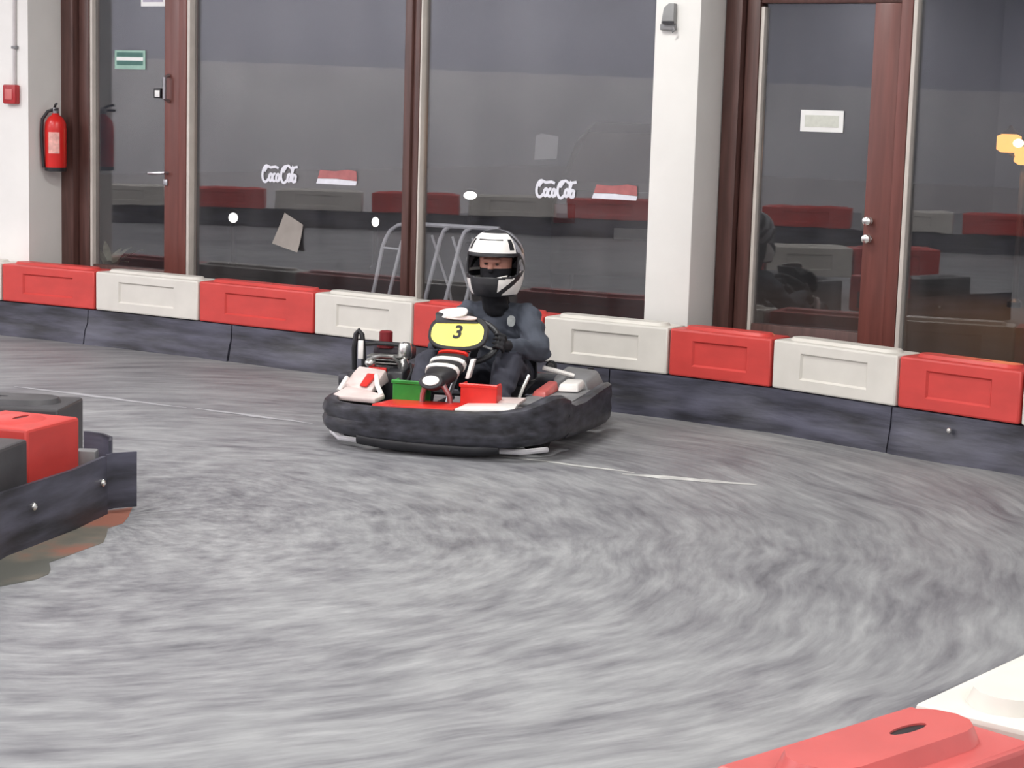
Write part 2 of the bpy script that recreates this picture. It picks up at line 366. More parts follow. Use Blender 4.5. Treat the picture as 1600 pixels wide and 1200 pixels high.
# ------------------------------------------------------------------ outer barrier
BH, BZ = 0.28, 0.24
def plateau_pts(L, Wd, n=6):
    r = Wd / 2; pts = []
    for c, a0 in ((L / 2 - r, -pi / 2), (-L / 2 + r, pi / 2)):
        for i in range(n + 1):
            a = a0 + pi * i / n; pts.append((c + r * cos(a), r * sin(a)))
    return pts
def block(p0, p1, m, name='barrier_block', label='', group=None, z0=BZ, h=BH, depth=0.30, lid=0.016, pd=0.012, slot=0.10):
    """hollow plastic kerb block; p0->p1 is its front edge, depth away from the track"""
    p0 = Vector((p0[0], p0[1], 0)); p1 = Vector((p1[0], p1[1], 0)); d = p1 - p0; L = d.length - 0.012
    mid = (p0 + p1) / 2; rz = math.atan2(d.y, d.x)
    t = tag(empty(name, (mid.x, mid.y, z0), rz), label, 'barrier block', group)
    bm = bmesh.new()
    hz = h - lid
    x0, x1, y0, y1 = -L / 2, L / 2, 0.0, depth
    xa, xb = -L * 0.27, L * 0.27; za, zb = hz * 0.24, hz * 0.78; ins = 0.010; dp = pd
    V = lambda x, y, z: bm.verts.new((x, y, z))
    def panel(y, sgn):
        o = [V(x0, y, 0), V(x1, y, 0), V(x1, y, hz), V(x0, y, hz)]
        i1 = [V(xa, y, za), V(xb, y, za), V(xb, y, zb), V(xa, y, zb)]
        i2 = [V(xa + ins, y + sgn * dp, za + ins), V(xb - ins, y + sgn * dp, za + ins), V(xb - ins, y + sgn * dp, zb - ins), V(xa + ins, y + sgn * dp, zb - ins)]
        for k in range(4):
            bm.faces.new((o[k], o[(k + 1) % 4], i1[(k + 1) % 4], i1[k])); bm.faces.new((i1[k], i1[(k + 1) % 4], i2[(k + 1) % 4], i2[k]))
        bm.faces.new(i2); return o
    fo = panel(y0, 1); bo = panel(y1, -1)
    bm.faces.new((fo[0], fo[3], bo[3], bo[0])); bm.faces.new((fo[1], bo[1], bo[2], fo[2]))
    bm.faces.new((fo[3], fo[2], bo[2], bo[3])); bm.faces.new((fo[0], bo[0], bo[1], fo[1]))
    bmesh.ops.recalc_face_normals(bm, faces=bm.faces)
    es = [e for e in bm.edges if len(e.link_faces) == 2 and e.calc_face_angle(0) > 1.2]
    bmesh.ops.bevel(bm, geom=es, offset=0.012, segments=2, profile=0.5, affect='EDGES', clamp_overlap=True)
    me = D.meshes.new('body'); bm.to_mesh(me); bm.free()
    for p in me.polygons: p.use_smooth = True
    me.set_sharp_from_angle(angle=math.radians(22)); me.materials.append(m)
    o = D.objects.new('body', me); COL.objects.link(o); o.parent = t
    # raised lid on top, with a slot
    q = MB(); lw = depth * 0.62; n0 = plateau_pts(L - 0.09, lw); n1 = plateau_pts(L - 0.12, lw - 0.03)
    c = len(n0); sx, sy = 0.055, 0.016; slot_c = (L * slot, 0.0)
    vs = [(x, y + depth / 2, hz - 0.002) for x, y in n0] + [(x, y + depth / 2, h) for x, y in n1]
    so = [(slot_c[0] + sx * cos(2 * pi * (i - c / 4 + .5) / c), slot_c[1] + depth / 2 + sy * sin(2 * pi * (i - c / 4 + .5) / c), h) for i in range(c)]
    si = [(x, y, h - 0.026) for x, y, z in so]
    fs = [(i, (i + 1) % c, c + (i + 1) % c, c + i) for i in range(c)]
    fs += [(c + i, c + (i + 1) % c, 2 * c + (i + 1) % c, 2 * c + i) for i in range(c)]
    fs += [(2 * c + i, 2 * c + (i + 1) % c, 3 * c + (i + 1) % c, 3 * c + i) for i in range(c)]
    q.add(vs + so + si, fs); q.build('lid', m, t, smooth=40)
    q = MB(); q.add([(x, y, h - 0.004) for x, y, z in so], [tuple(range(c))]); q.build('slot', m_blackpl, t, smooth=0)  # black disc just below the rim stands in for shade inside the slot
    return t
front = [(-4.42, 13.98), (-3.63, 13.52), (-2.88, 13.12), (-2.09, 12.64), (-1.27, 12.11), (-0.62, 11.66), (0.17, 11.11), (0.87, 10.68), (1.40, 10.30), (1.97, 9.73), (2.48, 9.25), (3.0, 8.72), (3.5, 8.2)]
labs = ['white barrier block cut off at the left frame edge', 'red barrier block below the left glass door, leftmost red one',
        'white barrier block below the left door stile, between two red blocks', 'red barrier block below the hanging paper sheet',
        'white barrier block below the brown window mullion, behind the kart engine', 'red barrier block half hidden behind the driver',
        'white barrier block with grubby face right of the driver', 'red barrier block below the white column and right door jamb',
        'white barrier block below the right glass door', 'large red barrier block below the right door stile and last pane',
        'white barrier block cut off at the right frame edge', 'red barrier block beyond the right frame edge']
for i in range(len(front) - 1):
    block(front[i], front[i + 1], m_white if i % 2 == 0 else m_red, label=labs[i], group='blocks of the outer barrier', depth=0.22)

def belt(pts, z1, label, group, thick=0.20, bolts=(), side=1, flare=0.035):
    """rubber faced base below the blocks"""
    t = tag(empty('rubber_kerb', (0, 0, 0)), label, 'barrier base', group)
    raw = [Vector((x, y, 0)) for x, y in pts]; pts = [raw[0]]
    for a, c in zip(raw, raw[1:]):
        k = max(1, int((c - a).length / 0.13))
        pts += [a + (c - a) * (i / k) for i in range(1, k + 1)]
    q = MB(); n = len(pts); vs = []; ph = random.uniform(0, 6); K_ = 7
    for i, p in enumerate(pts):
        a = pts[max(0, i - 1)]; c = pts[min(n - 1, i + 1)]; d = (c - a).normalized(); nr = Vector((-d.y, d.x, 0)) * side
        f = p - nr * 0.008; wv = 0.5 + 0.5 * sin(i * 0.9 + ph) * sin(i * 0.37 + 1.7 * ph); fl_ = flare * (0.55 + 0.9 * wv)
        up = lambda z: Vector((0, 0, z1 * z))
        vs += [f - nr * fl_, f - nr * fl_ * 0.95 + up(.05), f - nr * fl_ * (0.35 + 0.3 * wv) + up(.32 + .1 * wv), f - nr * 0.004 * wv + up(.6), f + nr * 0.003 + up(1), p + nr * thick + up(1), p + nr * thick]
    fs = []
    for i in range(n - 1):
        for k in range(K_): fs.append((i * K_ + k, i * K_ + (k + 1) % K_, (i + 1) * K_ + (k + 1) % K_, (i + 1) * K_ + k))
    fs += [tuple(range(K_)), tuple(range((n - 1) * K_, n * K_))]
    q.add(vs, fs); q.build('belt', m_rubber, t, smooth=45)
    for bx, by, bz in bolts:
        q = MB(); q.ell((bx, by, bz), (0.014, 0.014, 0.016), 10, 6); q.build('bolt', m_chrome, t)
    return t
def lerp(a, b, f): return (a[0] + (b[0] - a[0]) * f, a[1] + (b[1] - a[1]) * f)
def along(i, f): return lerp(front[i], front[i + 1], f)
def inset_pair(a, b): return a, b
segs = [([front[0], front[1], along(1, 0.93)], 'black rubber base strip under the leftmost red barrier block'),
        ([along(1, 0.94), front[2], front[3], along(3, 0.3)], 'black rubber base strip under the white block below the left door'),
        ([along(3, 0.31), front[4], along(4, 0.45)], 'black rubber base strip left of the kart, under the second red block'),
        ([along(4, 0.46), front[5], front[6], along(6, 0.55)], 'black rubber base strip hidden behind the kart'),
        ([along(6, 0.56), front[7], front[8], along(8, 0.97)], 'black rubber base strip right of the kart, below the column'),
        ([along(8, 0.98), front[9], front[10], front[11], front[12]], 'black rubber base strip with a bright bolt at the right edge')]
for i, (p, l) in enumerate(segs):
    belt(p, BZ - 0.004, l, 'rubber strips of the outer barrier', bolts=((2.19, 9.475, 0.165),) if i == 5 else ())

# ------------------------------------------------------------------ near barrier, bottom right corner
near = [(-0.40, 2.75), (0.385, 3.375), (0.835, 3.787), (1.36, 4.43), (1.90, 5.10)]
nm = [m_white, m_red_glare, m_white, m_red_glare]
nl = ['white barrier block below the lower frame edge', 'glare-paled red barrier block with dark slot in the lower right corner',
      'white barrier block at the right edge behind the near red one', 'red barrier block beyond the right edge of the near barrier']
near_r = list(reversed(near))
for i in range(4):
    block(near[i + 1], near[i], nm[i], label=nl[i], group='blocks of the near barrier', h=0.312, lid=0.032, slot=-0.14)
belt(near_r, BZ - 0.004, 'black rubber base strip under the near barrier', None)

# ------------------------------------------------------------------ island barrier at the left edge
block((-1.99, 6.62), (-1.86, 7.30), m_blackp, label='black barrier block at the left edge in front of the red one', group='blocks of the track island', z0=0.10, h=0.285, depth=0.28, pd=0.001, lid=0.006)
block((-1.885, 7.36), (-1.755, 7.72), m_red, label='short red barrier block on the island at the left edge', group='blocks of the track island', z0=0.105, h=0.302, depth=0.36, pd=0.001, lid=0.006)
block((-2.75, 8.10), (-1.915, 8.04), m_blackp, label='dark barrier block behind the island red block', group='blocks of the track island', z0=0.08, h=0.315, depth=0.36, lid=0.02)
for i, (a, c_, mm, ll) in enumerate((((-4.42, 8.05), (-4.1, 7.28), m_red, 'red island block reflected in the right door, far one'), ((-4.1, 7.27), (-3.78, 6.5), m_white, 'white island block reflected in the right door'), ((-3.78, 6.49), (-3.46, 5.72), m_red, 'red island block reflected in the right door, near one'))):
    block(c_, a, mm, label=ll, group='blocks on the far side of the island', z0=0.2, h=0.30)
belt([(-1.95, 6.2), (-1.865, 6.95), (-1.715, 7.42), (-1.655, 7.72)], 0.24, 'black rubber belt with bright bolts round the island at left', None, thick=0.012, flare=0.006, bolts=((-1.797, 7.125, 0.15),))
t = tag(empty('rubber_flap'), 'loose end of the black island belt, bent outward, with a bolt', 'rubber flap')
q = MB(); pp = [(-1.652, 7.74), (-1.63, 7.775), (-1.59, 7.80), (-1.545, 7.825)]
vs = []
for x, y in pp:
    vs += [(x, y, 0.012), (x - 0.006, y + 0.012, 0.012), (x - 0.006, y + 0.012, 0.243), (x, y, 0.243)]
fs = [(0, 1, 2, 3), (12, 15, 14, 13)] + [(i * 4 + k_, i * 4 + (k_ + 1) % 4, i * 4 + 4 + (k_ + 1) % 4, i * 4 + 4 + k_) for i in range(3) for k_ in range(4)]
q.add(vs, fs); q.build('belt_end', m_rubber, t)
q = MB(); q.ell((-1.652, 7.665, 0.14), (0.014, 0.014, 0.016), 10, 6); q.build('bolt', m_chrome, t)
t = tag(empty('rubber_strap'), 'curved black rubber strap looping between red island block and flap', 'strap')
q = MB(); sp_ = [(-1.80, 7.98), (-1.72, 7.94), (-1.665, 7.86), (-1.65, 7.77)]
vs = []
for x, y in sp_: vs += [(x, y, 0.16), (x + 0.01, y + 0.012, 0.16), (x + 0.01, y + 0.012, 0.295), (x, y, 0.295)]
q.add(vs, fs); q.build('band', m_rubber, t)
q = MB(); q.box(-1.80, -1.71, 7.80, 7.87, 0.16, 0.245); q.build('clamp', m_greypl, t, bevel=0.01)

# far-left barrier (seen mirrored in the glazing)
fr = [(-15.1, 10.9), (-14.55, 9.7), (-13.95, 8.5), (-13.3, 7.35), (-12.65, 6.2), (-12.0, 5.05), (-11.3, 3.95), (-10.5, 2.9), (-9.6, 1.95), (-8.7, 1.0), (-7.9, 0.0)]
for i in range(10):
    block(lerp(fr[i + 1], fr[i], .05), lerp(fr[i + 1], fr[i], .95), m_red if i % 2 else m_white, label=('red' if i % 2 else 'white') + ' barrier block across the hall, mirrored in the windows', group='far blocks mirrored in the windows, ' + ('red' if i % 2 else 'white'))
belt(list(reversed(fr)), BZ - 0.004, 'black rubber base across the hall, mirrored in the windows', None)

# ------------------------------------------------------------------ floor marks
m_paint = mat('worn_line_paint', srgb(196, 196, 194), 0.6, 0.25, 8, stretch=(1, 1, 1), col2=srgb(214, 214, 210))
def stripe(pts, wd, name, m):
    q = MB(); L_, R_ = [], []
    pts = [Vector((x, y, 0)) for x, y in pts]
    for i, p in enumerate(pts):
        d = (pts[min(i + 1, len(pts) - 1)] - pts[max(i - 1, 0)]).normalized(); nr = Vector((-d.y, d.x, 0))
        ww = wd * (0.25 + 0.75 * sin(pi * (i + 0.4) / (len(pts) - 0.2))) * random.uniform(0.7, 1.2) / 2
        L_.append(p + nr * ww); R_.append(p - nr * ww)
    n = len(pts)
    vs = [(v.x, v.y, 0.0015) for v in L_ + R_]
    q.add(vs, [(i, i + 1, n + i + 1, n + i) for i in range(n - 1)])
    return q.build(name, m, floor, smooth=0)
def seg_pts(a, b_, n, jit=0.008):
    return [(a[0] + (b_[0] - a[0]) * i / n + random.uniform(-jit, jit), a[1] + (b_[1] - a[1]) * i / n + random.uniform(-jit, jit)) for i in range(n + 1)]
stripe(seg_pts((-0.10, 9.33), (0.60, 8.97), 12), 0.035, 'painted_line', m_paint)
stripe(seg_pts((0.53, 8.93), (1.15, 8.75), 10), 0.075, 'painted_line', m_paint)
m_scuff = mat('pale_scuff', srgb(172, 172, 176), 0.6, 0.1, 8)
stripe(seg_pts((-2.9, 11.1), (-1.8, 10.5), 14), 0.05, 'scuff_mark', m_scuff)
stripe(seg_pts((-1.75, 10.5), (-1.05, 10.1), 10), 0.045, 'scuff_mark', m_scuff)
def stain_mat():
    M = D.materials.new('floor_stain'); M.use_nodes = True; nt = M.node_tree; N = nt.nodes; L = nt.links; b = N['Principled BSDF']
    tc = N.new('ShaderNodeTexCoord'); nz = N.new('ShaderNodeTexNoise'); nz.inputs['Scale'].default_value = 3.2; nz.inputs['Detail'].default_value = 4
    L.new(tc.outputs['Object'], nz.inputs['Vector'])
    sp = N.new('ShaderNodeSeparateXYZ'); L.new(tc.outputs['Object'], sp.inputs[0])
    mr = N.new('ShaderNodeMapRange'); mr.inputs[1].default_value = 6.7; mr.inputs[2].default_value = 7.7; mr.inputs[3].default_value = -0.12; mr.inputs[4].default_value = 0.22
    L.new(sp.outputs[1], mr.inputs[0])
    a = N.new('ShaderNodeMath'); L.new(nz.outputs['Fac'], a.inputs[0]); L.new(mr.outputs[0], a.inputs[1])
    cr = N.new('ShaderNodeValToRGB'); e = cr.color_ramp.elements; e[0].position = 0.45; e[0].color = srgb(84, 84, 78); e[1].position = 0.68; e[1].color = srgb(140, 88, 72)
    x = e.new(0.56); x.color = srgb(104, 97, 87)
    L.new(a.outputs[0], cr.inputs[0]); L.new(cr.outputs[0], b.inputs['Base Color']); b.inputs['Roughness'].default_value = 0.5
    return M
q = MB(); st = [(-2.02, 6.3), (-1.90, 7.01), (-1.74, 7.47), (-1.69, 7.75), (-1.57, 7.86), (-1.55, 7.68), (-1.545, 7.55), (-1.585, 7.45), (-1.565, 7.33), (-1.55, 7.2), (-1.60, 7.07), (-1.63, 6.98), (-1.675, 6.86), (-1.645, 6.76), (-1.635, 6.69), (-1.66, 6.61), (-1.76, 6.49), (-1.86, 6.3)]
q.add([(x, y, 0.001) for x, y in st], [tuple(range(len(st)))]); q.build('floor_stain', stain_mat(), floor, smooth=0)

# ------------------------------------------------------------------ things on the wall
# fire extinguisher on the return of the left pier
EX = W(-5.345, 0.25, 0)
t = tag(empty('fire_extinguisher', (EX.x, EX.y, 1.15), -WA), 'red fire extinguisher hanging on the white pier beside the left door', 'extinguisher')
q = MB(); q.lathe([(0.05, 0.0), (0.076, 0.004), (0.078, 0.03)], n=24); q.build('base_ring', m_blackpl, t)
q = MB(); q.lathe([(0.074, 0.03), (0.076, 0.05), (0.077, 0.30), (0.073, 0.345), (0.055, 0.38), (0.028, 0.40), (0.022, 0.415)], n=24); q.build('cylinder', m_extred, t)
q = MB(); q.lathe([(0.022, 0.41), (0.026, 0.425), (0.024, 0.45), (0.012, 0.455)], n=14); q.build('valve', m_steel, t)
q = MB(); q.tube([(-0.01, 0, 0.45), (0.03, -0.03, 0.475), (0.06, -0.05, 0.48)], 0.009, 8); q.tube([(-0.01, 0, 0.435), (0.03, -0.03, 0.44), (0.07, -0.055, 0.44)], 0.009, 8); q.build('lever', m_blackpl, t)
q = MB(); q.tube([(0.0, -0.01, 0.44), (-0.03, -0.045, 0.425), (-0.05, -0.078, 0.37), (-0.052, -0.084, 0.28), (-0.05, -0.082, 0.18), (-0.045, -0.078, 0.08), (-0.042, -0.075, 0.03)], 0.012, 10); q.build('hose', m_blackpl, t)
q = MB(); pts = [(0.0782 * cos(a), 0.0782 * sin(a)) for a in [math.radians(-85 + i * 12) for i in range(6)]]
n_ = len(pts); q.add([(x, y, 0.13) for x, y in pts] + [(x, y, 0.28) for x, y in pts], [(i, i + 1, n_ + i + 1, n_ + i) for i in range(n_ - 1)]); q.build('label_sticker', mat('pale_sticker', srgb(226, 170, 160), 0.5, 0.2, 30), t)
q = MB(); q.box(-0.084, -0.07, -0.02, 0.02, 0.28, 0.32); q.build('bracket', m_steel, t, bevel=0.004)
# fire call point and conduit
CP = W(-5.57, 0.43, 0)
t = tag(empty('fire_alarm_call_point', (CP.x, CP.y, 1.62), -WA), 'small red fire alarm button box on the white left wall', 'alarm button')
q = MB(); q.box(-0.062, 0.062, -0.05, 0, 0, 0.135); q.build('housing', mat('alarm_red', srgb(170, 40, 44), 0.4, 0.1), t, bevel=0.01)
q = MB(); q.box(-0.035, 0.035, -0.056, -0.0505, 0.03, 0.105); q.build('button_plate', mat('alarm_plate', srgb(205, 110, 108), 0.4, 0.1), t, bevel=0.004)
t = tag(empty('cable_conduit', (CP.x, CP.y, 1.757), -WA), 'thin white cable conduit rising from the red alarm button', 'conduit')
q = MB(); q.tube([(0.02, -0.014, 0.0), (0.03, -0.014, 1.0), (0.035, -0.014, 2.6)], 0.012, 8); q.build('pipe', mat('conduit_grey', srgb(196, 190, 190), 0.5, 0.05), t)
for z in (0.25, 0.9):
    q = MB(); q.box(0.005, 0.05, -0.03, 0, z, z + 0.02); q.build('clip', m_greypl, t, bevel=0.003)
# green door sign
def plate_thing(name, u0, u1, z0, z1, label, cat, m, y=-0.009, rnd=0.012, th=0.004, group=None):
    t = tag(empty(name, W((u0 + u1) / 2, -y, z0), -WA), label, cat, group)
    hw = (u1 - u0) / 2; q = MB(); q.box(-hw, hw, -th, 0, 0, z1 - z0); q.build('plate', m, t, bevel=min(rnd, th * 0.45), seg=1)
    return t, hw, z1 - z0
t, hw, hh = plate_thing('door_sign', -5.002, -4.714, 1.887, 2.02, 'green and white sign plate on the left door glass', 'sign', mat('sign_green_pale', srgb(150, 186, 172), 0.5, 0.08, 20))
for z0, z1, x in ((0.03, 0.058, 0.022), (0.088, 0.118, 0.022)):
    q = MB(); q.box(-hw + x, hw - x, -0.0062, -0.0042, z0, z1); q.build('green_bar', mat('sign_green', srgb(70, 112, 104), 0.5, 0.1, 20), t)
q = MB(); q.box(-hw + 0.02, hw - 0.02, -0.0062, -0.0042, 0.062, 0.084); q.build('white_bar', m_whitepl, t)
t, hw, hh = plate_thing('paper_notice', -4.756, -4.53, 2.325, 2.60, 'white paper notice at the top of the left door', 'notice', m_whitepl)
q = MB(); q.box(-hw + 0.02, hw - 0.02, -0.0055, -0.0042, 0.03, 0.25); q.build('print', mat('notice_grey', srgb(176, 172, 188), 0.6, 0.1, 30), t)
t, hw, hh = plate_thing('door_notice', 0.252, 0.514, 1.612, 1.735, 'white rectangular notice on the right door glass', 'notice', m_whitepl)
q = MB(); q.box(-hw + 0.028, hw - 0.028, -0.0055, -0.0042, 0.028, 0.095); q.build('print', mat('notice_print', srgb(206, 208, 198), 0.6, 0.06, 40), t)
# grey emblem on the column
E0 = W(-0.392, 0.43, 2.16)
t = tag(empty('column_bracket', (E0.x, E0.y, E0.z), -WA), 'small grey metal bracket high on the white column', 'bracket')
q = MB(); q.prism([(-0.045, 0.035), (0.035, 0.035), (0.035, 0.15), (0.0, 0.15), (-0.03, 0.125)], 0, 0.04, Matrix.Rotation(pi / 2, 4, 'X')); q.build('body', mat('bracket_grey', srgb(150, 150, 150), 0.5, 0.15), t, bevel=0.004)
q = MB(); q.box(-0.055, 0.04, -0.03, 0, 0.0, 0.034); q.build('foot', m_greypl, t, bevel=0.004)
q = MB(); q.tube([(0.03, -0.03, 0.02), (0.045, -0.04, 0.0), (0.03, -0.04, -0.012)], 0.006, 6); q.build('hook', m_greypl, t)
q = MB(); q.box(-0.03, 0.04, -0.05, -0.041, 0.036, 0.05); q.build('ledge', m_blackpl, t)

# script lettering on the glass
m_decal = mat('white_vinyl', srgb(225, 226, 235), 0.5, 0.06, 20)
m_decal_red = mat('red_vinyl', srgb(172, 104, 104), 0.5, 0.12, 14)
def arc(cx, cy, rx, ry, a0, a1, n=12): return [(cx + rx * cos(math.radians(a0 + (a1 - a0) * i / n)), cy + ry * sin(math.radians(a0 + (a1 - a0) * i / n))) for i in range(n + 1)]
def cap_c(x): return [(x + .02, .30), (x + .055, .27)] + arc(x + .10, .21, .105, .19, 75, 300, 16) + [(x + .20, .10)]
LET = [cap_c(0.0), arc(.25, .13, .045, .085, 0, 360), arc(.36, .13, .05, .085, 60, 310), arc(.46, .13, .045, .085, 0, 360), [(.505, .21), (.505, .07), (.53, .05)],
       [(.53, .14), (.57, .15)], cap_c(.56), arc(.80, .14, .045, .085, 0, 360),
       [(.845, .10), (.88, .25), (.90, .38), (.88, .41), (.865, .34), (.87, .14), (.885, .05)], arc(.945, .13, .045, .085, 0, 360), [(.992, .21), (.992, .07), (1.02, .05)],
       [(.10, .40), (.22, .36), (.36, .38), (.46, .35)], [(.66, .40), (.74, .42), (.84, .36), (.92, .38), (1.02, .40)]]
def script(u0, u1, z0, z1, label):
    t = tag(empty('window_lettering', W(u0, 0.005, z0), -WA), label, 'decal', 'white script decals on the glass')
    q = MB(); sx = (u1 - u0) / 1.08; sz = (z1 - z0) / 0.46
    for st_ in LET:
        pts = [((x + y * 0.12) * sx, -0.0025, y * sz) for x, y in st_]
        q.tube(pts, 0.0104, 6, flat=1.0, up=None)
    vs = [(x, -0.0025 + (y + 0.0025) * 0.18, z) for x, y, z in q.v]; q.v = vs
    q.build('script_letters', m_decal, t)
    return t
script(-3.667, -3.358, 1.144, 1.278, 'white script lettering reading Coca-Cola on the left window pane')
script(-1.497, -1.205, 1.148, 1.272, 'white script lettering reading Coca-Cola on the pane beside the column')
def sticker(u0, u1, z0, z1, label):
    t = tag(empty('window_sticker', W(u0, 0.005, z0), -WA), label, 'sticker', 'red and white stickers on the glass')
    L_ = u1 - u0; h = z1 - z0; RX = Matrix.Rotation(pi / 2, 4, 'X')
    q = MB(); q.prism([(0, 0), (L_ * .98, 0.0), (L_, h * .28), (L_ * .5, h * .36), (0.012, h * .32)], 0, 0.002, RX); q.build('white_band', m_decal, t, smooth=0)
    q = MB(); q.prism([(0.012, h * .34), (L_ * .5, h * .38), (L_, h * .30), (L_ * .985, h * .92), (L_ * .78, h), (L_ * .45, h * .86), (0.03, h * .9)], 0, 0.002, RX); q.build('red_band', m_decal_red, t, smooth=0)
sticker(-3.205, -2.872, 1.158, 1.26, 'red over white window sticker left of the brown mullion')
sticker(-1.098, -0.785, 1.163, 1.258, 'red over white window sticker close to the white column')
# loose paper, and a grey sheet imitating a poster's reflection in the pane
t = tag(empty('paper_sheet', W(-3.43, 0.006, 0.69), -WA), 'crooked sheet of grey paper stuck low on the left window', 'paper')
q = MB(); cs = [(-3.466, 0.949), (-3.308, 0.876), (-3.331, 0.688), (-3.562, 0.735)]
g = []
for i in range(7):
    for j in range(7):
        a, c_ = i / 6, j / 6
        x = (cs[0][0] * (1 - a) + cs[1][0] * a) * (1 - c_) + (cs[3][0] * (1 - a) + cs[2][0] * a) * c_
        z = (cs[0][1] * (1 - a) + cs[1][1] * a) * (1 - c_) + (cs[3][1] * (1 - a) + cs[2][1] * a) * c_
        g.append((x + 3.43, -0.004 - 0.03 * c_ ** 2 * (0.4 + 0.6 * a), z - 0.69))
q.add(g, [(i * 7 + j, i * 7 + j + 1, i * 7 + j + 8, i * 7 + j + 7) for i in range(6) for j in range(6)])
q.build('sheet', mat('grey_paper', srgb(150, 144, 138), 0.85, 0.08, 10), t)
t = tag(empty('reflection_sheet', W(-1.445, -0.02, 1.38), -WA), 'faint grey square imitating a reflection in the pane beside the column', 'sheet')
q = MB(); q.prism([(-0.085, 0), (0.075, 0.012), (0.082, 0.15), (-0.04, 0.165), (-0.078, 0.15)], 0, 0.002, Matrix.Rotation(pi / 2, 4, 'X')); q.build('sheet', mat('dim_reflection', srgb(104, 104, 106), 0.85, 0.08, 10), t)

# ------------------------------------------------------------------ outside
# cycle rack
t = tag(empty('cycle_rack', W(-2.8, -0.8, 0), -WA), 'silver tubular cycle rack standing outside behind the mullion', 'rack')
def rk(pts, r, name):
    q = MB(); q.tube([(x + 2.8, y, z) for x, y, z in pts], r, 8); return q.build(name, m_galv, t)
rk([(-3.0, 0, 0.873), (-2.9, 0, 0.872), (-2.6, 0, 0.874), (-2.25, 0, 0.878)], 0.016, 'top_rail')
rk([(-3.40, 0, -0.02), (-3.277, 0, 0.42), (-3.217, 0, 0.698), (-3.19, 0, 0.76), (-3.154, 0, 0.815), (-3.09, 0, 0.855), (-3.0, 0, 0.873)], 0.014, 'hoop')
rk([(-3.25, 0.0, -0.02), (-3.138, 0, 0.421), (-3.058, 0, 0.721), (-3.02, 0, 0.82), (-2.97, 0, 0.868)], 0.013, 'hoop')
for dx in (0, 0.17, 0.335):
    rk([(-2.945 + dx, 0.0, -0.02), (-2.832 + dx, 0, 0.40), (-2.769 + dx, 0, 0.636), (-2.731 + dx, 0, 0.776), (-2.70 + dx, 0, 0.84), (-2.65 + dx, 0, 0.872)], 0.015, 'hoop')
    rk([(-2.66 + dx, 0.16, -0.02), (-2.73 + dx, 0.14, 0.40), (-2.785 + dx, 0.06, 0.66), (-2.80 + dx, 0.0, 0.80)], 0.009, 'brace')
rk([(-3.22, 0, 0.69), (-3.06, 0, 0.685)], 0.008, 'cross_bar')
rk([(-3.42, 0.0, 0.0), (-2.3, 0.0, 0.0)], 0.015, 'ground_rail')
# plant behind the left door
t = tag(empty('potted_plant', (-3.07, 14.46, 0.06)), 'pale leafy plant in a pot outside the left door', 'plant')
q = MB(); q.lathe([(0.11, 0), (0.15, 0.28), (0.165, 0.33), (0.14, 0.335), (0.13, 0.30)], n=18); q.build('pot', mat('plant_pot', srgb(110, 96, 86), 0.8, 0.15), t)
m_leaf = mat('pale_leaf', srgb(200, 200, 176), 0.5, 0.2, 20)
for i in range(14):
    a = 2 * pi * i / 14 + random.uniform(-.1, .1); ln = random.uniform(0.26, 0.34); up = random.uniform(0.35, 0.9)
    q = MB(); vs = []
    for k_ in range(7):
        f = k_ / 6; rr = ln * f * (0.35 + 0.65 * f) * (1.1 - up * .4); z = 0.30 + ln * up * 1.25 * f - 0.22 * f * f * (1.2 - up)
        wd = 0.030 * sin(pi * (0.12 + 0.86 * f)) + 0.003
        c_ = Vector((cos(a) * rr, sin(a) * rr, z)); sd = Vector((-sin(a), cos(a), 0)) * wd
        vs += [c_ + sd, c_ + Vector((0, 0, -0.006)), c_ - sd]
    q.add(vs, [(k_ * 3 + j, k_ * 3 + j + 1, k_ * 3 + j + 4, k_ * 3 + j + 3) for k_ in range(6) for j in range(2)]); q.build('leaf', m_leaf, t)
# garden lamps
m_lampw = emis('lamp_white', (1.0, 0.93, 0.85, 1), 6.0)
def bollard(x, y, ztop, label, hw=0.05):
    t = tag(empty('garden_lamp', (x, y, -0.02)), label, 'lamp', 'small white garden lamps outside')
    q = MB(); q.lathe([(0.05, 0), (0.05, 0.03), (0.025, 0.05), (0.025, ztop - 0.05)], n=12); q.build('post', m_blackpl, t)
    q = MB(); q.ell((0, 0, ztop), (hw * 1.15, hw, 0.05)); q.build('lens', m_lampw, t)
    q = MB(); q.lathe([(hw + 0.015, ztop + 0.056), (hw + 0.015, ztop + 0.07), (0.02, ztop + 0.09)], n=14); q.build('cap', m_blackpl, t)
bollard(-0.59, 24.0, 0.62, 'bright white garden lamp outside, seen above the driver helmet', 0.07)
bollard(-2.95, 20.0, 0.50, 'small white garden lamp outside, seen left of the hanging paper', 0.042)
bollard(-1.47, 20.0, 0.50, 'small white garden lamp outside, seen left of the cycle rack', 0.032)
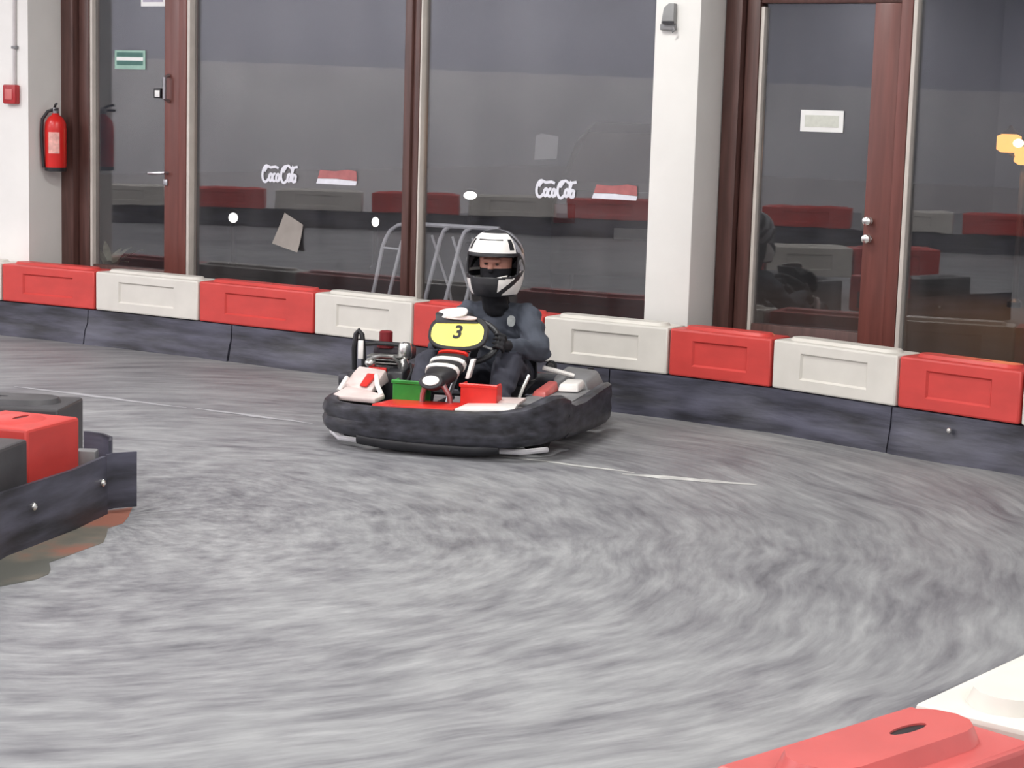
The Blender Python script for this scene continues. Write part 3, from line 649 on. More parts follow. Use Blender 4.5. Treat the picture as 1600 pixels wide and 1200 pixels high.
# warm lantern
t = tag(empty('lantern_post', (4.58, 18.0, -0.02)), 'glowing orange double lantern outside at the right frame edge', 'lantern')
q = MB(); q.lathe([(0.07, 0), (0.07, 0.05), (0.03, 0.08), (0.03, 1.38)], (0.12, 0, 0), 12); q.tube([(-0.02, 0, 1.42), (0.12, 0, 1.38), (0.22, 0, 1.32)], 0.014, 8); q.build('post', m_blackpl, t)
m_lan = emis('lantern_glow', (1.0, 0.40, 0.10, 1), 2.2)
m_core = emis('lantern_core', (1.0, 0.78, 0.45, 1), 5.0)
for (x, z) in ((0.0, 1.44), (0.17, 1.33)):
    q = MB(); q.lathe([(0.07, z), (0.115, z + 0.03), (0.115, z + 0.15), (0.07, z + 0.17)], (x - 0.03, 0, 0), 10); q.build('shade', m_lan, t)
    q = MB(); q.ell((x + 0.03, -0.10, z + 0.09), (0.055, 0.03, 0.04)); q.build('bulb', m_core, t)
    q = MB(); q.lathe([(0.10, z + 0.171), (0.03, z + 0.22), (0.012, z + 0.25)], (x - 0.02, 0, 0), 10); q.build('cap', m_blackpl, t)
ld = D.lights.new('lantern_light', 'POINT'); ld.energy = 80; ld.color = (1, 0.45, 0.15); ld.shadow_soft_size = 0.03
lo = D.objects.new('lantern_light', ld); COL.objects.link(lo); lo.parent = t; lo.location = (0.0, -0.17, 1.53)
# parked car, end on
t = tag(empty('parked_car', (1.12, 17.2, -0.02), math.radians(-6)), 'dim parked car outside, its roof edge seen left of the column', 'car')
m_car = mat('car_paint', srgb(64, 56, 56), 0.3, 0.1, 4)
m_carglass = mat('car_glass', srgb(26, 26, 30), 0.1, 0.1)
def loft(rings, name, m, parent, bevel=0, smooth=40):
    q = MB(); n = len(rings[0]); vs = [p for R in rings for p in R]
    fs = [(i * n + j, i * n + (j + 1) % n, (i + 1) * n + (j + 1) % n, (i + 1) * n + j) for i in range(len(rings) - 1) for j in range(n)]
    fs += [tuple(range(n)), tuple(range((len(rings) - 1) * n, len(rings) * n))]
    q.add(vs, fs); return q.build(name, m, parent, bevel, smooth)
def ringx(y, hw, z0, z1, r=0.12):
    return [(-hw, y, z0), (-hw + r * .3, y, z0 - 0.04), (hw - r * .3, y, z0 - 0.04), (hw, y, z0), (hw, y, z1 - r), (hw - r, y, z1), (-hw + r, y, z1), (-hw, y, z1 - r)]
loft([ringx(0, 0.74, 0.42, 0.85), ringx(0.06, 0.82, 0.28, 1.0), ringx(1.0, 0.84, 0.25, 1.02), ringx(3.0, 0.84, 0.25, 1.0), ringx(3.9, 0.80, 0.27, 0.88), ringx(4.1, 0.7, 0.38, 0.7)], 'body', m_car, t, smooth=30)
loft([ringx(0.10, 0.76, 0.96, 1.08, .05), ringx(0.45, 0.66, 0.96, 1.52, .12), ringx(1.0, 0.66, 0.96, 1.60, .14), ringx(2.0, 0.66, 0.96, 1.58, .14), ringx(2.9, 0.74, 0.96, 1.04, .05)], 'cabin', m_car, t, smooth=30)
q = MB(); q.add([(-0.60, 0.13, 1.10), (0.60, 0.13, 1.10), (0.52, 0.41, 1.46), (-0.52, 0.41, 1.46)], [(0, 1, 2, 3)]); q.build('rear_window', m_carglass, t, smooth=0)
for s in (-1, 1):
    q = MB(); q.box(s * 0.70 - 0.10, s * 0.70 + 0.10, -0.01, 0.08, 0.70, 0.88); q.build('tail_lamp', mat('tail_red', srgb(120, 20, 20), 0.3, 0.1), t, bevel=0.02)
    for y in (0.75, 3.25):
        q = MB(); q.lathe([(0.10, -0.09), (0.29, -0.09), (0.31, -0.06), (0.31, 0.06), (0.29, 0.09), (0.10, 0.09)], (s * 0.76, y, 0.31), 20, Matrix.Rotation(pi / 2, 4, 'Y')); q.build('wheel', m_tyre, t)
q = MB(); q.box(-0.25, 0.25, -0.02, 0.0, 0.58, 0.68); q.build('number_plate', m_paper, t, bevel=0.004)

# ------------------------------------------------------------------ go-kart (local: x viewer right, -y driving direction, origin at nose on floor)
KLOC = (-0.42, 9.22, 0); KRZ = math.radians(-15)
kart = tag(empty('go_kart', KLOC, KRZ), 'black rental go-kart number 3 with yellow front plate, driving towards the viewer', 'go-kart')
m_kred = mat('kart_red', srgb(214, 44, 36), 0.35, 0.12, 9)
m_kgreen = mat('kart_green', srgb(44, 140, 52), 0.4, 0.2, 9)
m_kwhite = mat('kart_white', srgb(238, 234, 230), 0.32, 0.06, 9)
m_kpink = mat('kart_scuffed_white', srgb(222, 204, 200), 0.45, 0.12, 12)
m_yellow = mat('plate_yellow', srgb(252, 242, 120), 0.4, 0.06, 6)
m_seat = mat('seat_grey', srgb(58, 58, 62), 0.4, 0.15, 9)
m_engine = mat('engine_alloy', srgb(150, 150, 148), 0.35, 0.25, 25, metal=0.7)
m_dark = mat('kart_dark', srgb(40, 38, 42), 0.4, 0.25, 12)

# wrap-round bumper: path (x, y, zbottom, ztop)
BP = [(-0.60, 1.15, .07, .225), (-0.615, .85, .07, .225), (-0.62, .55, .07, .225), (-0.615, .36, .07, .228), (-0.59, .22, .07, .228), (-0.53, .11, .07, .228), (-0.42, .05, .068, .226), (-0.28, .018, .064, .228),
      (-0.12, .004, .06, .232), (0.06, 0, .06, .236), (0.24, .006, .06, .238), (0.38, .03, .064, .246), (0.48, .075, .07, .262), (0.55, .14, .076, .292), (0.59, .225, .08, .31), (0.61, .33, .08, .30), (0.618, .43, .075, .272)]
def band(path, thick, name, m, parent, bulge=0.022, n=1):
    rings = []
    P3 = [Vector((p[0], p[1], 0)) for p in path]; c0 = Vector((0, 0.75, 0))
    for i, p in enumerate(path):
        d = (P3[min(i + 1, len(P3) - 1)] - P3[max(i - 1, 0)]).normalized(); nr = Vector((d.y, -d.x, 0))
        if nr.dot(P3[i] - c0) < 0: nr = -nr
        z0, z1 = p[2], p[3]; h = z1 - z0; b_ = P3[i]
        prof = [(-0.012, 0.0), (bulge * .6, h * .12), (bulge, h * .35), (bulge * .55, h * .52), (bulge * 1.0, h * .68), (bulge * .5, h * .94), (-0.010, h), (-thick, h * .97), (-thick - .006, h * .5), (-thick, h * .03)]
        rings.append([b_ + nr * a + Vector((0, 0, z0 + zz)) for a, zz in prof])
    return loft(rings, name, m, parent, smooth=40)
band(BP, 0.05, 'front_bumper', m_kartblack, kart)
RP = [(0.622, .40, .075, .262), (0.632, .50, .07, .236), (0.645, .66, .062, .232), (0.658, .84, .055, .25), (0.668, 1.0, .05, .262), (0.672, 1.12, .05, .264), (0.668, 1.16, .055, .262)]
band(RP, 0.045, 'side_bumper', m_kartblack, kart, 0.012)
q = MB(); q.tube([(-0.36, .06, .062), (-0.2, .04, .05), (0.05, .03, .046), (0.25, .04, .05), (0.36, .065, .062)], 0.03, 10, flat=1.1); q.build('lower_lip', m_blackpl, kart)
q = MB(); q.tube([(0.34, .12, .035), (0.45, .15, .032), (0.555, .26, .035)], 0.014, 8); q.build('skid_rail', m_galv, kart)
q = MB(); q.tube([(-0.60, .33, .035), (-0.5, .17, .032), (-0.36, .11, .035)], 0.014, 8); q.build('skid_rail', m_galv, kart)
# rear bumper
q = MB(); q.tube([(-0.52, 1.33, .16), (-0.5, 1.50, .17), (-0.3, 1.56, .17), (0.3, 1.56, .17), (0.5, 1.50, .17), (0.54, 1.33, .16)], 0.055, 10, flat=1.2); q.build('rear_bumper', m_kartblack, kart)
for x in (-0.42, 0.505):
    q = MB(); q.tube([(x, 1.40, .14), (x, 1.40, .30)], 0.018, 8); q.build('rear_post', m_blackpl, kart)
# chassis
q = MB()
for s in (-1, 1):
    q.tube([(s * 0.20, .10, .075), (s * 0.24, .35, .075), (s * 0.30, .6, .075), (s * 0.30, 1.45, .075)], 0.016, 8)
q.tube([(-0.5, .38, .11), (0.5, .38, .11)], 0.016, 8); q.tube([(-0.5, 1.28, .125), (0.5, 1.28, .125)], 0.016, 8); q.tube([(-0.3, .9, .075), (0.3, .9, .075)], 0.014, 8)
q.tube([(-0.58, .6, .13), (-0.3, .62, .08)], 0.012, 8); q.tube([(0.6, .6, .13), (0.3, .62, .08)], 0.012, 8); q.build('chassis', mat('chassis_steel', srgb(70, 70, 74), 0.4, 0.2, 9, metal=0.5), kart)
q = MB(); q.prism([(-0.22, .12), (0.22, .12), (0.30, .55), (0.30, .95), (-0.30, .95), (-0.30, .55)], .052, .062); q.build('floor_tray', m_greypl, kart)
for x, y, r, wd in ((-0.49, .38, .115, .11), (0.47, .38, .115, .11), (-0.47, 1.28, .125, .17), (0.46, 1.28, .125, .17)):
    q = MB(); h = wd / 2; q.lathe([(.055, -h), (r * .86, -h), (r, -h * .72), (r, h * .72), (r * .86, h), (.055, h)], (x, y, r), 24, Matrix.Rotation(pi / 2, 4, 'Y')); wh = q.build('wheel', m_tyre, kart)
    q = MB(); q.lathe([(.02, -h * .9), (.05, -h * .95), (.054, -h * .6), (.054, h * .6), (.05, h * .95), (.02, h * .9)], (x, y, r), 18, Matrix.Rotation(pi / 2, 4, 'Y')); q.build('rim', m_engine, wh)
# coloured strips over the nose
q = MB(); q.hexa([(-0.30, .075, .205), (0.13, .045, .212), (0.13, .28, .215), (-0.26, .28, .21), (-0.30, .075, .232), (0.13, .045, .240), (0.13, .28, .236), (-0.26, .28, .23)]); q.build('nose_deck', m_kred, kart, bevel=0.006)
q = MB(); q.hexa([(0.135, .05, .216), (0.42, .10, .222), (0.40, .26, .235), (0.135, .28, .216), (0.135, .05, .242), (0.42, .10, .248), (0.40, .26, .256), (0.135, .28, .238)]); q.build('nose_deck', m_kwhite, kart, bevel=0.006)
q = MB(); q.hexa([(0.22, .30, .23), (0.40, .28, .24), (0.40, .42, .245), (0.24, .44, .235), (0.22, .30, .247), (0.40, .28, .257), (0.40, .42, .262), (0.24, .44, .252)]); q.build('deck_trim', m_kpink, kart, bevel=0.005)
# pedal guards
def tray(x0, x1, y0, y1, z0, z1, name, m):
    q = MB(); tk = 0.012
    q.box(x0, x1, y0, y0 + tk, z0, z1); q.box(x0, x1, y1 - tk, y1, z0, z1 - 0.01); q.box(x0, x0 + tk, y0 + tk, y1 - tk, z0, z1); q.box(x1 - tk, x1, y0 + tk, y1 - tk, z0, z1); q.box(x0, x1, y0, y1, z0 - tk, z0)
    q.box(x0 - .006, x1 + .006, y0 - .008, y0 + tk, z1 - .016, z1 + .002)
    return q.build(name, m, kart, bevel=0.003, seg=1)
tray(-0.258, -0.085, .27, .36, .20, .328, 'throttle_guard', m_kgreen)
tray(0.100, 0.288, .26, .36, .20, .335, 'brake_guard', m_kred)
for x in (-0.17, 0.19):
    q = MB(); q.tube([(x, .40, .08), (x, .36, .20), (x, .34, .25)], 0.009, 8); q.box(x - .035, x + .035, .325, .34, .20, .29); q.build('pedal', m_steel, kart)
# steering fairing: lofted from nose up to plate
def sect(c, hw, hh, ax, n=14, p=2.6):
    c = Vector(c); ax = Vector(ax).normalized(); sx = Vector((1, 0, 0)); up = sx.cross(ax).normalized()
    out = []
    for i in range(n):
        a = 2 * pi * i / n; ca, sa = cos(a), sin(a)
        out.append(c + sx * (hw * math.copysign(abs(ca) ** (2 / p), ca)) + up * (hh * math.copysign(abs(sa) ** (2 / p), sa)))
    return out
AX = Vector((0.05, 0.88, 0.46))
fair = loft([sect((-0.025, .185, .322), .035, .028, AX), sect((-0.022, .215, .334), .058, .042, AX), sect((-0.015, .29, .36), .078, .044, AX), sect((-0.008, .37, .395), .088, .042, AX), sect((0.0, .435, .43), .09, .036, AX)], 'steering_fairing', m_dark, kart)
def band_on(c, hw, hh, ln, name, m, par):
    c = Vector(c); a = AX.normalized()
    return loft([sect(c - a * ln / 2, hw, hh, AX), sect(c + a * ln / 2, hw * 1.02, hh, AX)], name, m, par)
band_on((-0.016, .325, .377), .087, .047, .026, 'white_band', m_kwhite, fair)
band_on((-0.008, .388, .406), .094, .045, .026, 'white_band', m_kwhite, fair)
band_on((0.003, .438, .452), .08, .026, .016, 'red_lip', m_kred, fair)
# oval emblem at the tip
nrm = Vector((-0.05, -0.80, 0.6)).normalized()
def facing(normal):
    z = Vector(normal).normalized(); x = Vector((1, 0, 0)); x = (x - z * x.dot(z)).normalized(); y = z.cross(x)
    return Matrix((x, y, z)).transposed().to_4x4()
def disc(cx, cy, cz, rx, ry, th, normal, name, m, parent, p=2.0, n=28, bev=0.003):
    M_ = facing(normal); M_.translation = Vector((cx, cy, cz)); q = MB()
    pts = [(rx * math.copysign(abs(cos(a)) ** (2 / p), cos(a)), ry * math.copysign(abs(sin(a)) ** (2 / p), sin(a))) for a in [2 * pi * i / n for i in range(n)]]
    q.prism(pts, 0, th, M_); return q.build(name, m, parent, bevel=bev, seg=1)
disc(-0.025, .175, .345, .062, .045, .012, nrm, 'emblem_rim', m_dark, fair)
em = disc(-0.025, .168, .351, .044, .028, .008, nrm, 'emblem', m_kwhite, fair)
for s in (-1, 1):
    q = MB(); q.tube([(s * 0.045 - .02, .21, .33), (s * 0.07 - .02, .24, .27), (s * 0.075 - .02, .25, .21)], 0.014, 8); q.build('fairing_stay', m_steel, kart)
q = MB(); q.hexa([(0.092, .36, .345), (0.112, .36, .345), (0.112, .41, .345), (0.092, .41, .345), (0.108, .40, .44), (0.13, .40, .44), (0.13, .44, .44), (0.108, .44, .44)]); q.build('side_flash', m_kwhite, fair, bevel=0.004)
# number plate
pn = Vector((-0.02, -0.86, 0.5)).normalized()
bk = disc(0.014, .50, .552, .158, .098, .02, pn, 'plate_surround', m_blackpl, kart, 2.7)
pl = disc(0.011, .486, .556, .142, .078, .006, pn, 'number_plate', m_yellow, bk, 2.7)
M_ = facing(pn); M_.translation = Vector((0.011, .486, .556)) + pn * 0.0075
poly_text('number', '3', 0.098, m_blackpl, bk, M_ @ Matrix.Translation((0.0, 0.002, 0)), offset=0.0025, shear=0.12)
tp = Vector((0.0, -0.70, 0.72)).normalized()
disc(-0.03, .535, .650, .085, .03, .012, Vector((-.22, -0.75, 0.62)), 'top_visor', m_kwhite, kart, 3.0)
disc(0.02, .515, .632, .085, .012, .008, pn, 'plate_top_stripe', m_kpink, bk, 3.0)
q = MB(); q.hexa([(-0.115, .50, .60), (0.125, .50, .61), (0.11, .60, .60), (-0.10, .60, .60), (-0.13, .535, .652), (0.06, .53, .652), (0.05, .60, .655), (-0.11, .60, .655)]); q.build('plate_hood', m_blackpl, bk, bevel=0.01)
# steering wheel
MW = facing(Vector((0, -0.8, 0.6))); MW = Matrix.Translation((0.03, .635, .50)) @ MW
sw = MB(); sw.tube([MW @ Vector((0.155 * cos(a), 0.125 * sin(a), 0)) for a in [2 * pi * i / 36 for i in range(36)]], 0.016, 10, closed=True); swo = sw.build('steering_wheel', m_blackpl, kart)
q = MB()
for a in (math.radians(90), math.radians(-20), math.radians(200)):
    q.tube([MW @ Vector((0, 0, 0)), MW @ Vector((0.15 * cos(a), 0.12 * sin(a), 0))], 0.013, 8, flat=0.5)
q.lathe([(0.04, -.01), (0.045, .01), (0.03, .02)], n=16, M=MW); q.build('spokes', m_greypl, swo)
q = MB(); q.tube([(0.03, .635, .50), (0.0, .40, .25), (0, .30, .12)], 0.012, 8); q.build('steering_column', m_steel, kart)
# seat
rings = []
for (y, z, hw, dp_) in ((0.86, .13, .16, .03), (1.0, .10, .19, .06), (1.15, .105, .205, .09), (1.29, .17, .205, .10), (1.37, .30, .195, .09), (1.42, .45, .165, .06), (1.435, .52, .12, .03)):
    R_ = []
    for i in range(13):
        f = -1 + 2 * i / 12; lift = abs(f) ** 3 * 0.15
        back = min(1.0, max(0.0, (y - 1.15) / 0.25))
        R_.append((0.04 + hw * f * 1.06, y - lift * back * 0.9, z + lift * (1 - back)))
    rings.append(R_)
q = MB(); n_ = 13; vs = [p for R_ in rings for p in R_]
q.add(vs, [(i * n_ + j, i * n_ + j + 1, (i + 1) * n_ + j + 1, (i + 1) * n_ + j) for i in range(len(rings) - 1) for j in range(n_ - 1)])
seat = q.build('seat', m_seat, kart); sm = seat.modifiers.new('thick', 'SOLIDIFY'); sm.thickness = 0.012; sb = seat.modifiers.new('sub', 'SUBSURF'); sb.levels = 1; sb.render_levels = 1
# engine on the viewer's left
q = MB(); q.box(-0.60, -0.34, .84, 1.10, .08, .30); eng = q.build('engine_block', m_dark, kart, bevel=0.02)
for i in range(6):
    q = MB(); q.box(-0.585, -0.40, .80 + 0.0, .90, .275 + i * .018, .283 + i * .018); q.build('cooling_fin', m_engine, eng, bevel=0.002, seg=1)
q = MB(); q.lathe([(.075, 0), (.085, .01), (.085, .04), (.06, .055), (.02, .06)], (-0.47, .835, .24), 20, Matrix.Rotation(pi / 2, 4, 'X')); q.build('starter_cover', m_dark, eng)
q = MB(); q.tube([(-0.575, .80, .33), (-0.55, .78, .36), (-0.50, .77, .375), (-0.43, .775, .375), (-0.40, .79, .34), (-0.39, .80, .27)], 0.010, 8); q.build('fuel_pipe', m_engine, eng)
q = MB(); q.ell((-0.555, .775, .335), (.032, .03, .022)); q.build('spark_cap', m_chrome, eng)
q = MB(); q.box(-0.60, -0.40, .93, 1.10, .33, .405); q.build('fuel_tank', mat('tank_dark', srgb(52, 44, 52), 0.4, 0.2), eng, bevel=0.02)
q = MB(); q.lathe([(.048, .40), (.048, .425), (.036, .43), (.036, .485), (.028, .49)], (-0.53, .95, 0), 16); q.build('tank_cap', mat('cap_red', srgb(118, 28, 34), 0.4, 0.15), eng)
q = MB(); q.lathe([(.034, .36), (.038, .37), (.038, .42), (.03, .44), (.012, .445)], (-0.395, .87, 0), 16); q.build('air_filter', m_chrome, eng)
q = MB(); q.lathe([(.03, .27), (.034, .28), (.03, .34), (.022, .36)], (-0.395, .84, 0), 14); q.build('carburettor', m_chrome, eng)
q = MB(); q.hexa([(-0.46, .70, .12), (-0.34, .70, .12), (-0.34, .84, .12), (-0.46, .84, .12), (-0.45, .74, .30), (-0.36, .74, .30), (-0.35, .84, .33), (-0.46, .84, .33)]); q.build('chain_guard', m_blackpl, eng, bevel=0.012)
q = MB(); q.tube([(-0.60, .78, .20), (-0.60, .70, .24), (-0.56, .64, .26), (-0.48, .62, .26)], 0.02, 10); q.build('exhaust_pipe', m_engine, eng)
q = MB(); q.lathe([(.045, 0), (.05, .012), (.05, .05), (.03, .06)], (-0.60, .80, .20), 16, Matrix.Rotation(pi / 2, 4, 'X')); q.build('clutch_drum', m_engine, eng)
q = MB(); q.tube([(-0.36, .86, .33), (-0.33, .80, .30), (-0.345, .72, .22), (-0.36, .66, .16)], 0.009, 8); q.build('throttle_cable', m_blackpl, eng)
q = MB(); q.box(-0.56, -0.46, .755, .775, .285, .315); q.build('red_clamp', m_kred, eng, bevel=0.004)
# black guard hoop with white stripe
q = MB(); q.tube([(-0.675, .86, .28), (-0.675, .85, .40), (-0.665, .85, .475), (-0.65, .85, .495), (-0.632, .85, .475), (-0.622, .85, .40), (-0.62, .86, .28)], 0.015, 8); gh = q.build('guard_hoop', m_blackpl, kart)
q = MB(); q.box(-0.645, -0.615, .825, .835, .345, .445); q.build('white_stripe', m_kwhite, gh, bevel=0.003)
q = MB(); q.tube([(-0.63, .86, .42), (-0.55, .88, .43), (-0.42, .90, .425)], 0.012, 8); q.build('guard_rail', m_blackpl, kart)
# left side pod: scuffed white panel with red marks, stays
q = MB(); q.hexa([(-0.60, .30, .20), (-0.34, .24, .205), (-0.32, .34, .215), (-0.58, .50, .225), (-0.60, .30, .225), (-0.34, .24, .232), (-0.32, .34, .24), (-0.58, .50, .25)]); pod = q.build('side_pod', m_kpink, kart, bevel=0.008)
q = MB(); q.hexa([(-0.60, .50, .22), (-0.42, .42, .22), (-0.42, .70, .25), (-0.60, .72, .25), (-0.615, .50, .25), (-0.42, .42, .245), (-0.44, .70, .315), (-0.60, .72, .325)]); q.build('pod_fairing', m_kpink, pod, bevel=0.01)
q = MB(); q.hexa([(-0.50, .46, .255), (-0.455, .44, .255), (-0.455, .60, .285), (-0.51, .60, .285), (-0.50, .455, .262), (-0.455, .435, .262), (-0.455, .60, .305), (-0.51, .60, .305)]); q.build('red_mark', m_kred, pod, bevel=0.003)
q = MB(); q.tube([(-0.335, .33, .235), (-0.39, .42, .27), (-0.425, .50, .31)], 0.013, 8); q.build('pod_stay', m_kwhite, pod)
q = MB(); q.tube([(-0.60, .42, .23), (-0.585, .50, .29)], 0.012, 8); q.build('pod_stay', m_kwhite, pod)
q = MB(); q.box(-0.66, -0.60, .56, .74, .16, .30); q.build('pod_end', m_kartblack, pod, bevel=0.015)
# right side pod: red and white scuffed pieces, grey cover, bars
q = MB(); q.hexa([(0.32, .50, .20), (0.58, .46, .20), (0.60, 1.02, .20), (0.34, 1.0, .20), (0.32, .50, .222), (0.58, .46, .225), (0.60, 1.02, .235), (0.34, 1.0, .235)]); pod = q.build('side_pod', m_greypl, kart, bevel=0.008)
q = MB(); q.hexa([(0.345, .72, .225), (0.43, .70, .225), (0.45, .90, .235), (0.385, .92, .235), (0.355, .74, .25), (0.42, .72, .252), (0.44, .90, .285), (0.39, .92, .285)]); q.build('red_pod_piece', mat('faded_red', srgb(196, 96, 92), 0.4, 0.15), pod, bevel=0.008)
q = MB(); q.hexa([(0.45, .86, .235), (0.56, .88, .235), (0.57, 1.02, .245), (0.46, 1.02, .245), (0.455, .88, .275), (0.55, .90, .278), (0.56, 1.0, .29), (0.47, 1.0, .29)]); q.build('white_pod_piece', m_kwhite, pod, bevel=0.01)
q = MB(); q.tube([(0.33, 1.02, .335), (0.40, 1.06, .315), (0.48, 1.10, .29)], 0.013, 8); q.build('white_bar', m_kwhite, pod)
q = MB(); q.hexa([(0.36, 1.08, .20), (0.58, 1.06, .20), (0.60, 1.36, .22), (0.36, 1.38, .22), (0.37, 1.10, .285), (0.55, 1.08, .275), (0.56, 1.34, .30), (0.38, 1.36, .31)]); q.build('exhaust_cover', m_greypl, pod, bevel=0.02)
q = MB(); q.lathe([(.03, 0), (.032, .01), (.024, .02)], (0.335, 1.19, .325), 16, Matrix.Rotation(pi / 2, 4, 'X')); kb = q.build('knob', m_blackpl, pod)
q = MB(); q.lathe([(.02, .0205), (.02, .026)], (0.335, 1.19, .325), 14, Matrix.Rotation(pi / 2, 4, 'X')); q.build('knob_face', m_chrome, kb)
q = MB(); q.tube([(0.30, .62, .20), (0.315, .66, .27), (0.33, .72, .33)], 0.010, 8); q.build('seat_stay', m_chrome, kart)

# ------------------------------------------------------------------ driver: one continuous voxel-remeshed body
m_suit = mat('suit_fabric', srgb(72, 77, 88), 0.85, 0.14, 12, bump=0.25)
m_trs = mat('trouser_fabric', srgb(54, 55, 66), 0.85, 0.14, 12, bump=0.25)
m_scarf = mat('black_scarf', srgb(24, 24, 30), 0.9, 0.2, 14)
m_skin = mat('skin', srgb(186, 132, 116), 0.55, 0.06, 20)
m_glove = mat('glove_black', srgb(30, 30, 34), 0.7, 0.2, 20)
m_shoe = mat('shoe_dark', srgb(36, 34, 38), 0.6, 0.2, 20)
BODY_MATS = [m_suit, m_trs, m_scarf, m_skin, m_glove, m_shoe]
CAPS = []   # p0, r0, p1, r1, material index
def cap(p0, r0, p1, r1, mi): CAPS.append((Vector(p0), r0, Vector(p1), r1, mi))
# torso
cap((0.045, 1.26, .23), .135, (0.045, 1.20, .38), .125, 0); cap((0.045, 1.20, .38), .125, (0.045, 1.15, .53), .125, 0)
cap((-0.02, 1.24, .25), .12, (0.11, 1.24, .25), .12, 1)
cap((-0.02, 1.16, .50), .115, (0.11, 1.16, .50), .115, 0); cap((-0.06, 1.13, .585), .078, (0.15, 1.13, .585), .078, 0)
cap((0.045, 1.13, .62), .07, (0.045, 1.09, .70), .06, 2); cap((0.045, 1.06, .655), .07, (0.04, 1.03, .70), .065, 2)
# head
cap((0.042, 1.06, .80), .082, (0.042, 1.07, .90), .092, 3); cap((0.040, 1.005, .785), .05, (0.040, 1.02, .80), .055, 2)
cap((0.040, .972, .875), .012, (0.040, .958, .845), .017, 3)    # nose
cap((0.005, .982, .893), .014, (0.077, .982, .893), .014, 3)    # brow
# arms
AR = []
def arm(sh, el, wr, hd, sgn):
    cap(sh, .078, el, .060, 0); cap(el, .060, wr, .040, 0); cap(wr, .036, wr, .037, 0)
arm((0.205, 1.12, .590), (0.318, .985, .425), (0.225, .725, .478), None, 1)
arm((-0.115, 1.12, .585), (-0.225, .93, .42), (-0.155, .735, .478), None, -1)
# hands closing on the rim: palm + 4 fingers + thumb
def hand(wr, rim, sgn):
    wr = Vector(wr); rim = Vector(rim); ax = (MW.to_3x3() @ Vector((0, 1, 0))).normalized()   # along rim at 3/9 o'clock
    out = (MW.to_3x3() @ Vector((sgn, 0, 0))).normalized(); nn = (MW.to_3x3() @ Vector((0, 0, 1))).normalized()  # nn faces nose side
    pc = rim + out * 0.022 - nn * 0.022
    cap(wr, .032, pc, .026, 4)
    for i, (o_, ln) in enumerate(((0.036, .9), (0.012, 1.0), (-0.012, .95), (-0.035, .78))):
        k0 = pc + ax * o_ + out * 0.004
        k1 = rim + ax * o_ * 1.05 + out * 0.030 + nn * 0.010
        k2 = rim + ax * o_ * 1.05 + out * 0.008 * ln + nn * 0.029
        k3 = rim + ax * o_ * 1.05 - out * 0.020 * ln + nn * 0.022
        cap(k0, .0105, k1, .0098, 4); cap(k1, .0098, k2, .0092, 4); cap(k2, .0092, k3, .0082, 4)
    t0 = pc + ax * 0.026 - out * 0.008; t1 = rim + ax * 0.052 - out * 0.018 - nn * 0.016; t2 = rim + ax * 0.058 - out * 0.024 + nn * 0.010
    cap(t0, .013, t1, .0108, 4); cap(t1, .0108, t2, .009, 4)
hand((0.225, .725, .478), MW @ Vector((0.155, 0, 0)), 1)
hand((-0.155, .735, .478), MW @ Vector((-0.155, 0, 0)), -1)
# legs and shoes
def leg(hip, knee, ank, toe):
    cap(hip, .098, knee, .078, 1); cap(knee, .078, (Vector(knee) * .55 + Vector(ank) * .45), .070, 1); cap((Vector(knee) * .55 + Vector(ank) * .45), .070, ank, .050, 1)
    heel = Vector(ank) + Vector((0, .03, -.055)); cap(ank, .04, heel, .036, 5); cap(heel, .036, toe, .030, 5); cap(ank, .036, toe, .028, 5)
leg((0.135, 1.20, .235), (0.215, .74, .385), (0.222, .49, .185), (0.215, .40, .205))
leg((-0.045, 1.20, .235), (-0.20, .70, .36), (-0.20, .47, .165), (-0.175, .385, .205))
mb = MB()
def capsule(mb, a, ra, b_, rb, n=14):
    d = b_ - a; L_ = d.length
    if L_ < 1e-5: mb.ell(a, (ra, ra, ra)); return
    z = d / L_; x = z.orthogonal().normalized(); y = z.cross(x); prof = []
    for i in range(6): an = -pi / 2 + pi / 2 * i / 5; prof.append((max(ra * cos(an), 1e-4), ra * sin(an)))
    for i in range(6): an = pi / 2 * i / 5; prof.append((max(rb * cos(an), 1e-4), L_ + rb * sin(an)))
    vs = [a + x * (r * cos(2 * pi * j / n)) + y * (r * sin(2 * pi * j / n)) + z * h for r, h in prof for j in range(n)]
    k = len(prof); fs = [(i * n + j, i * n + (j + 1) % n, (i + 1) * n + (j + 1) % n, (i + 1) * n + j) for i in range(k - 1) for j in range(n)]
    fs += [tuple(range(n - 1, -1, -1)), tuple(range((k - 1) * n, k * n))]
    mb.add(vs, fs)
for a, ra, b_, rb, mi in CAPS: capsule(mb, a, ra, b_, rb)
tmp = mb.build('person_src', m_suit)
rm = tmp.modifiers.new('rm', 'REMESH'); rm.mode = 'VOXEL'; rm.voxel_size = 0.005; rm.use_smooth_shade = True
sm = tmp.modifiers.new('sm', 'SMOOTH'); sm.factor = 0.5; sm.iterations = 3
dg = bpy.context.evaluated_depsgraph_get(); dg.update()
me = D.meshes.new_from_object(tmp.evaluated_get(dg)); D.objects.remove(tmp); me.name = 'person'
me.materials.clear()
for mm in BODY_MATS: me.materials.append(mm)
def wrinkle(p):
    return 0.0065 * sin(p.z * 95 + p.x * 40 + 2 * sin(p.y * 23)) * (0.5 + 0.5 * sin(p.x * 31 + p.y * 17 + p.z * 9))
data = [(a, ra, b_ - a, (b_ - a).length_squared, rb, mi) for a, ra, b_, rb, mi in CAPS]
def nearest(p):
    best = 9; r_ = 0
    for a, ra, d, l2, rb, mi in data:
        t_ = 0 if l2 < 1e-9 else max(0, min(1, (p - a).dot(d) / l2))
        s_ = (p - a - d * t_).length - (ra + (rb - ra) * t_)
        if s_ < best: best = s_; r_ = mi
    return r_
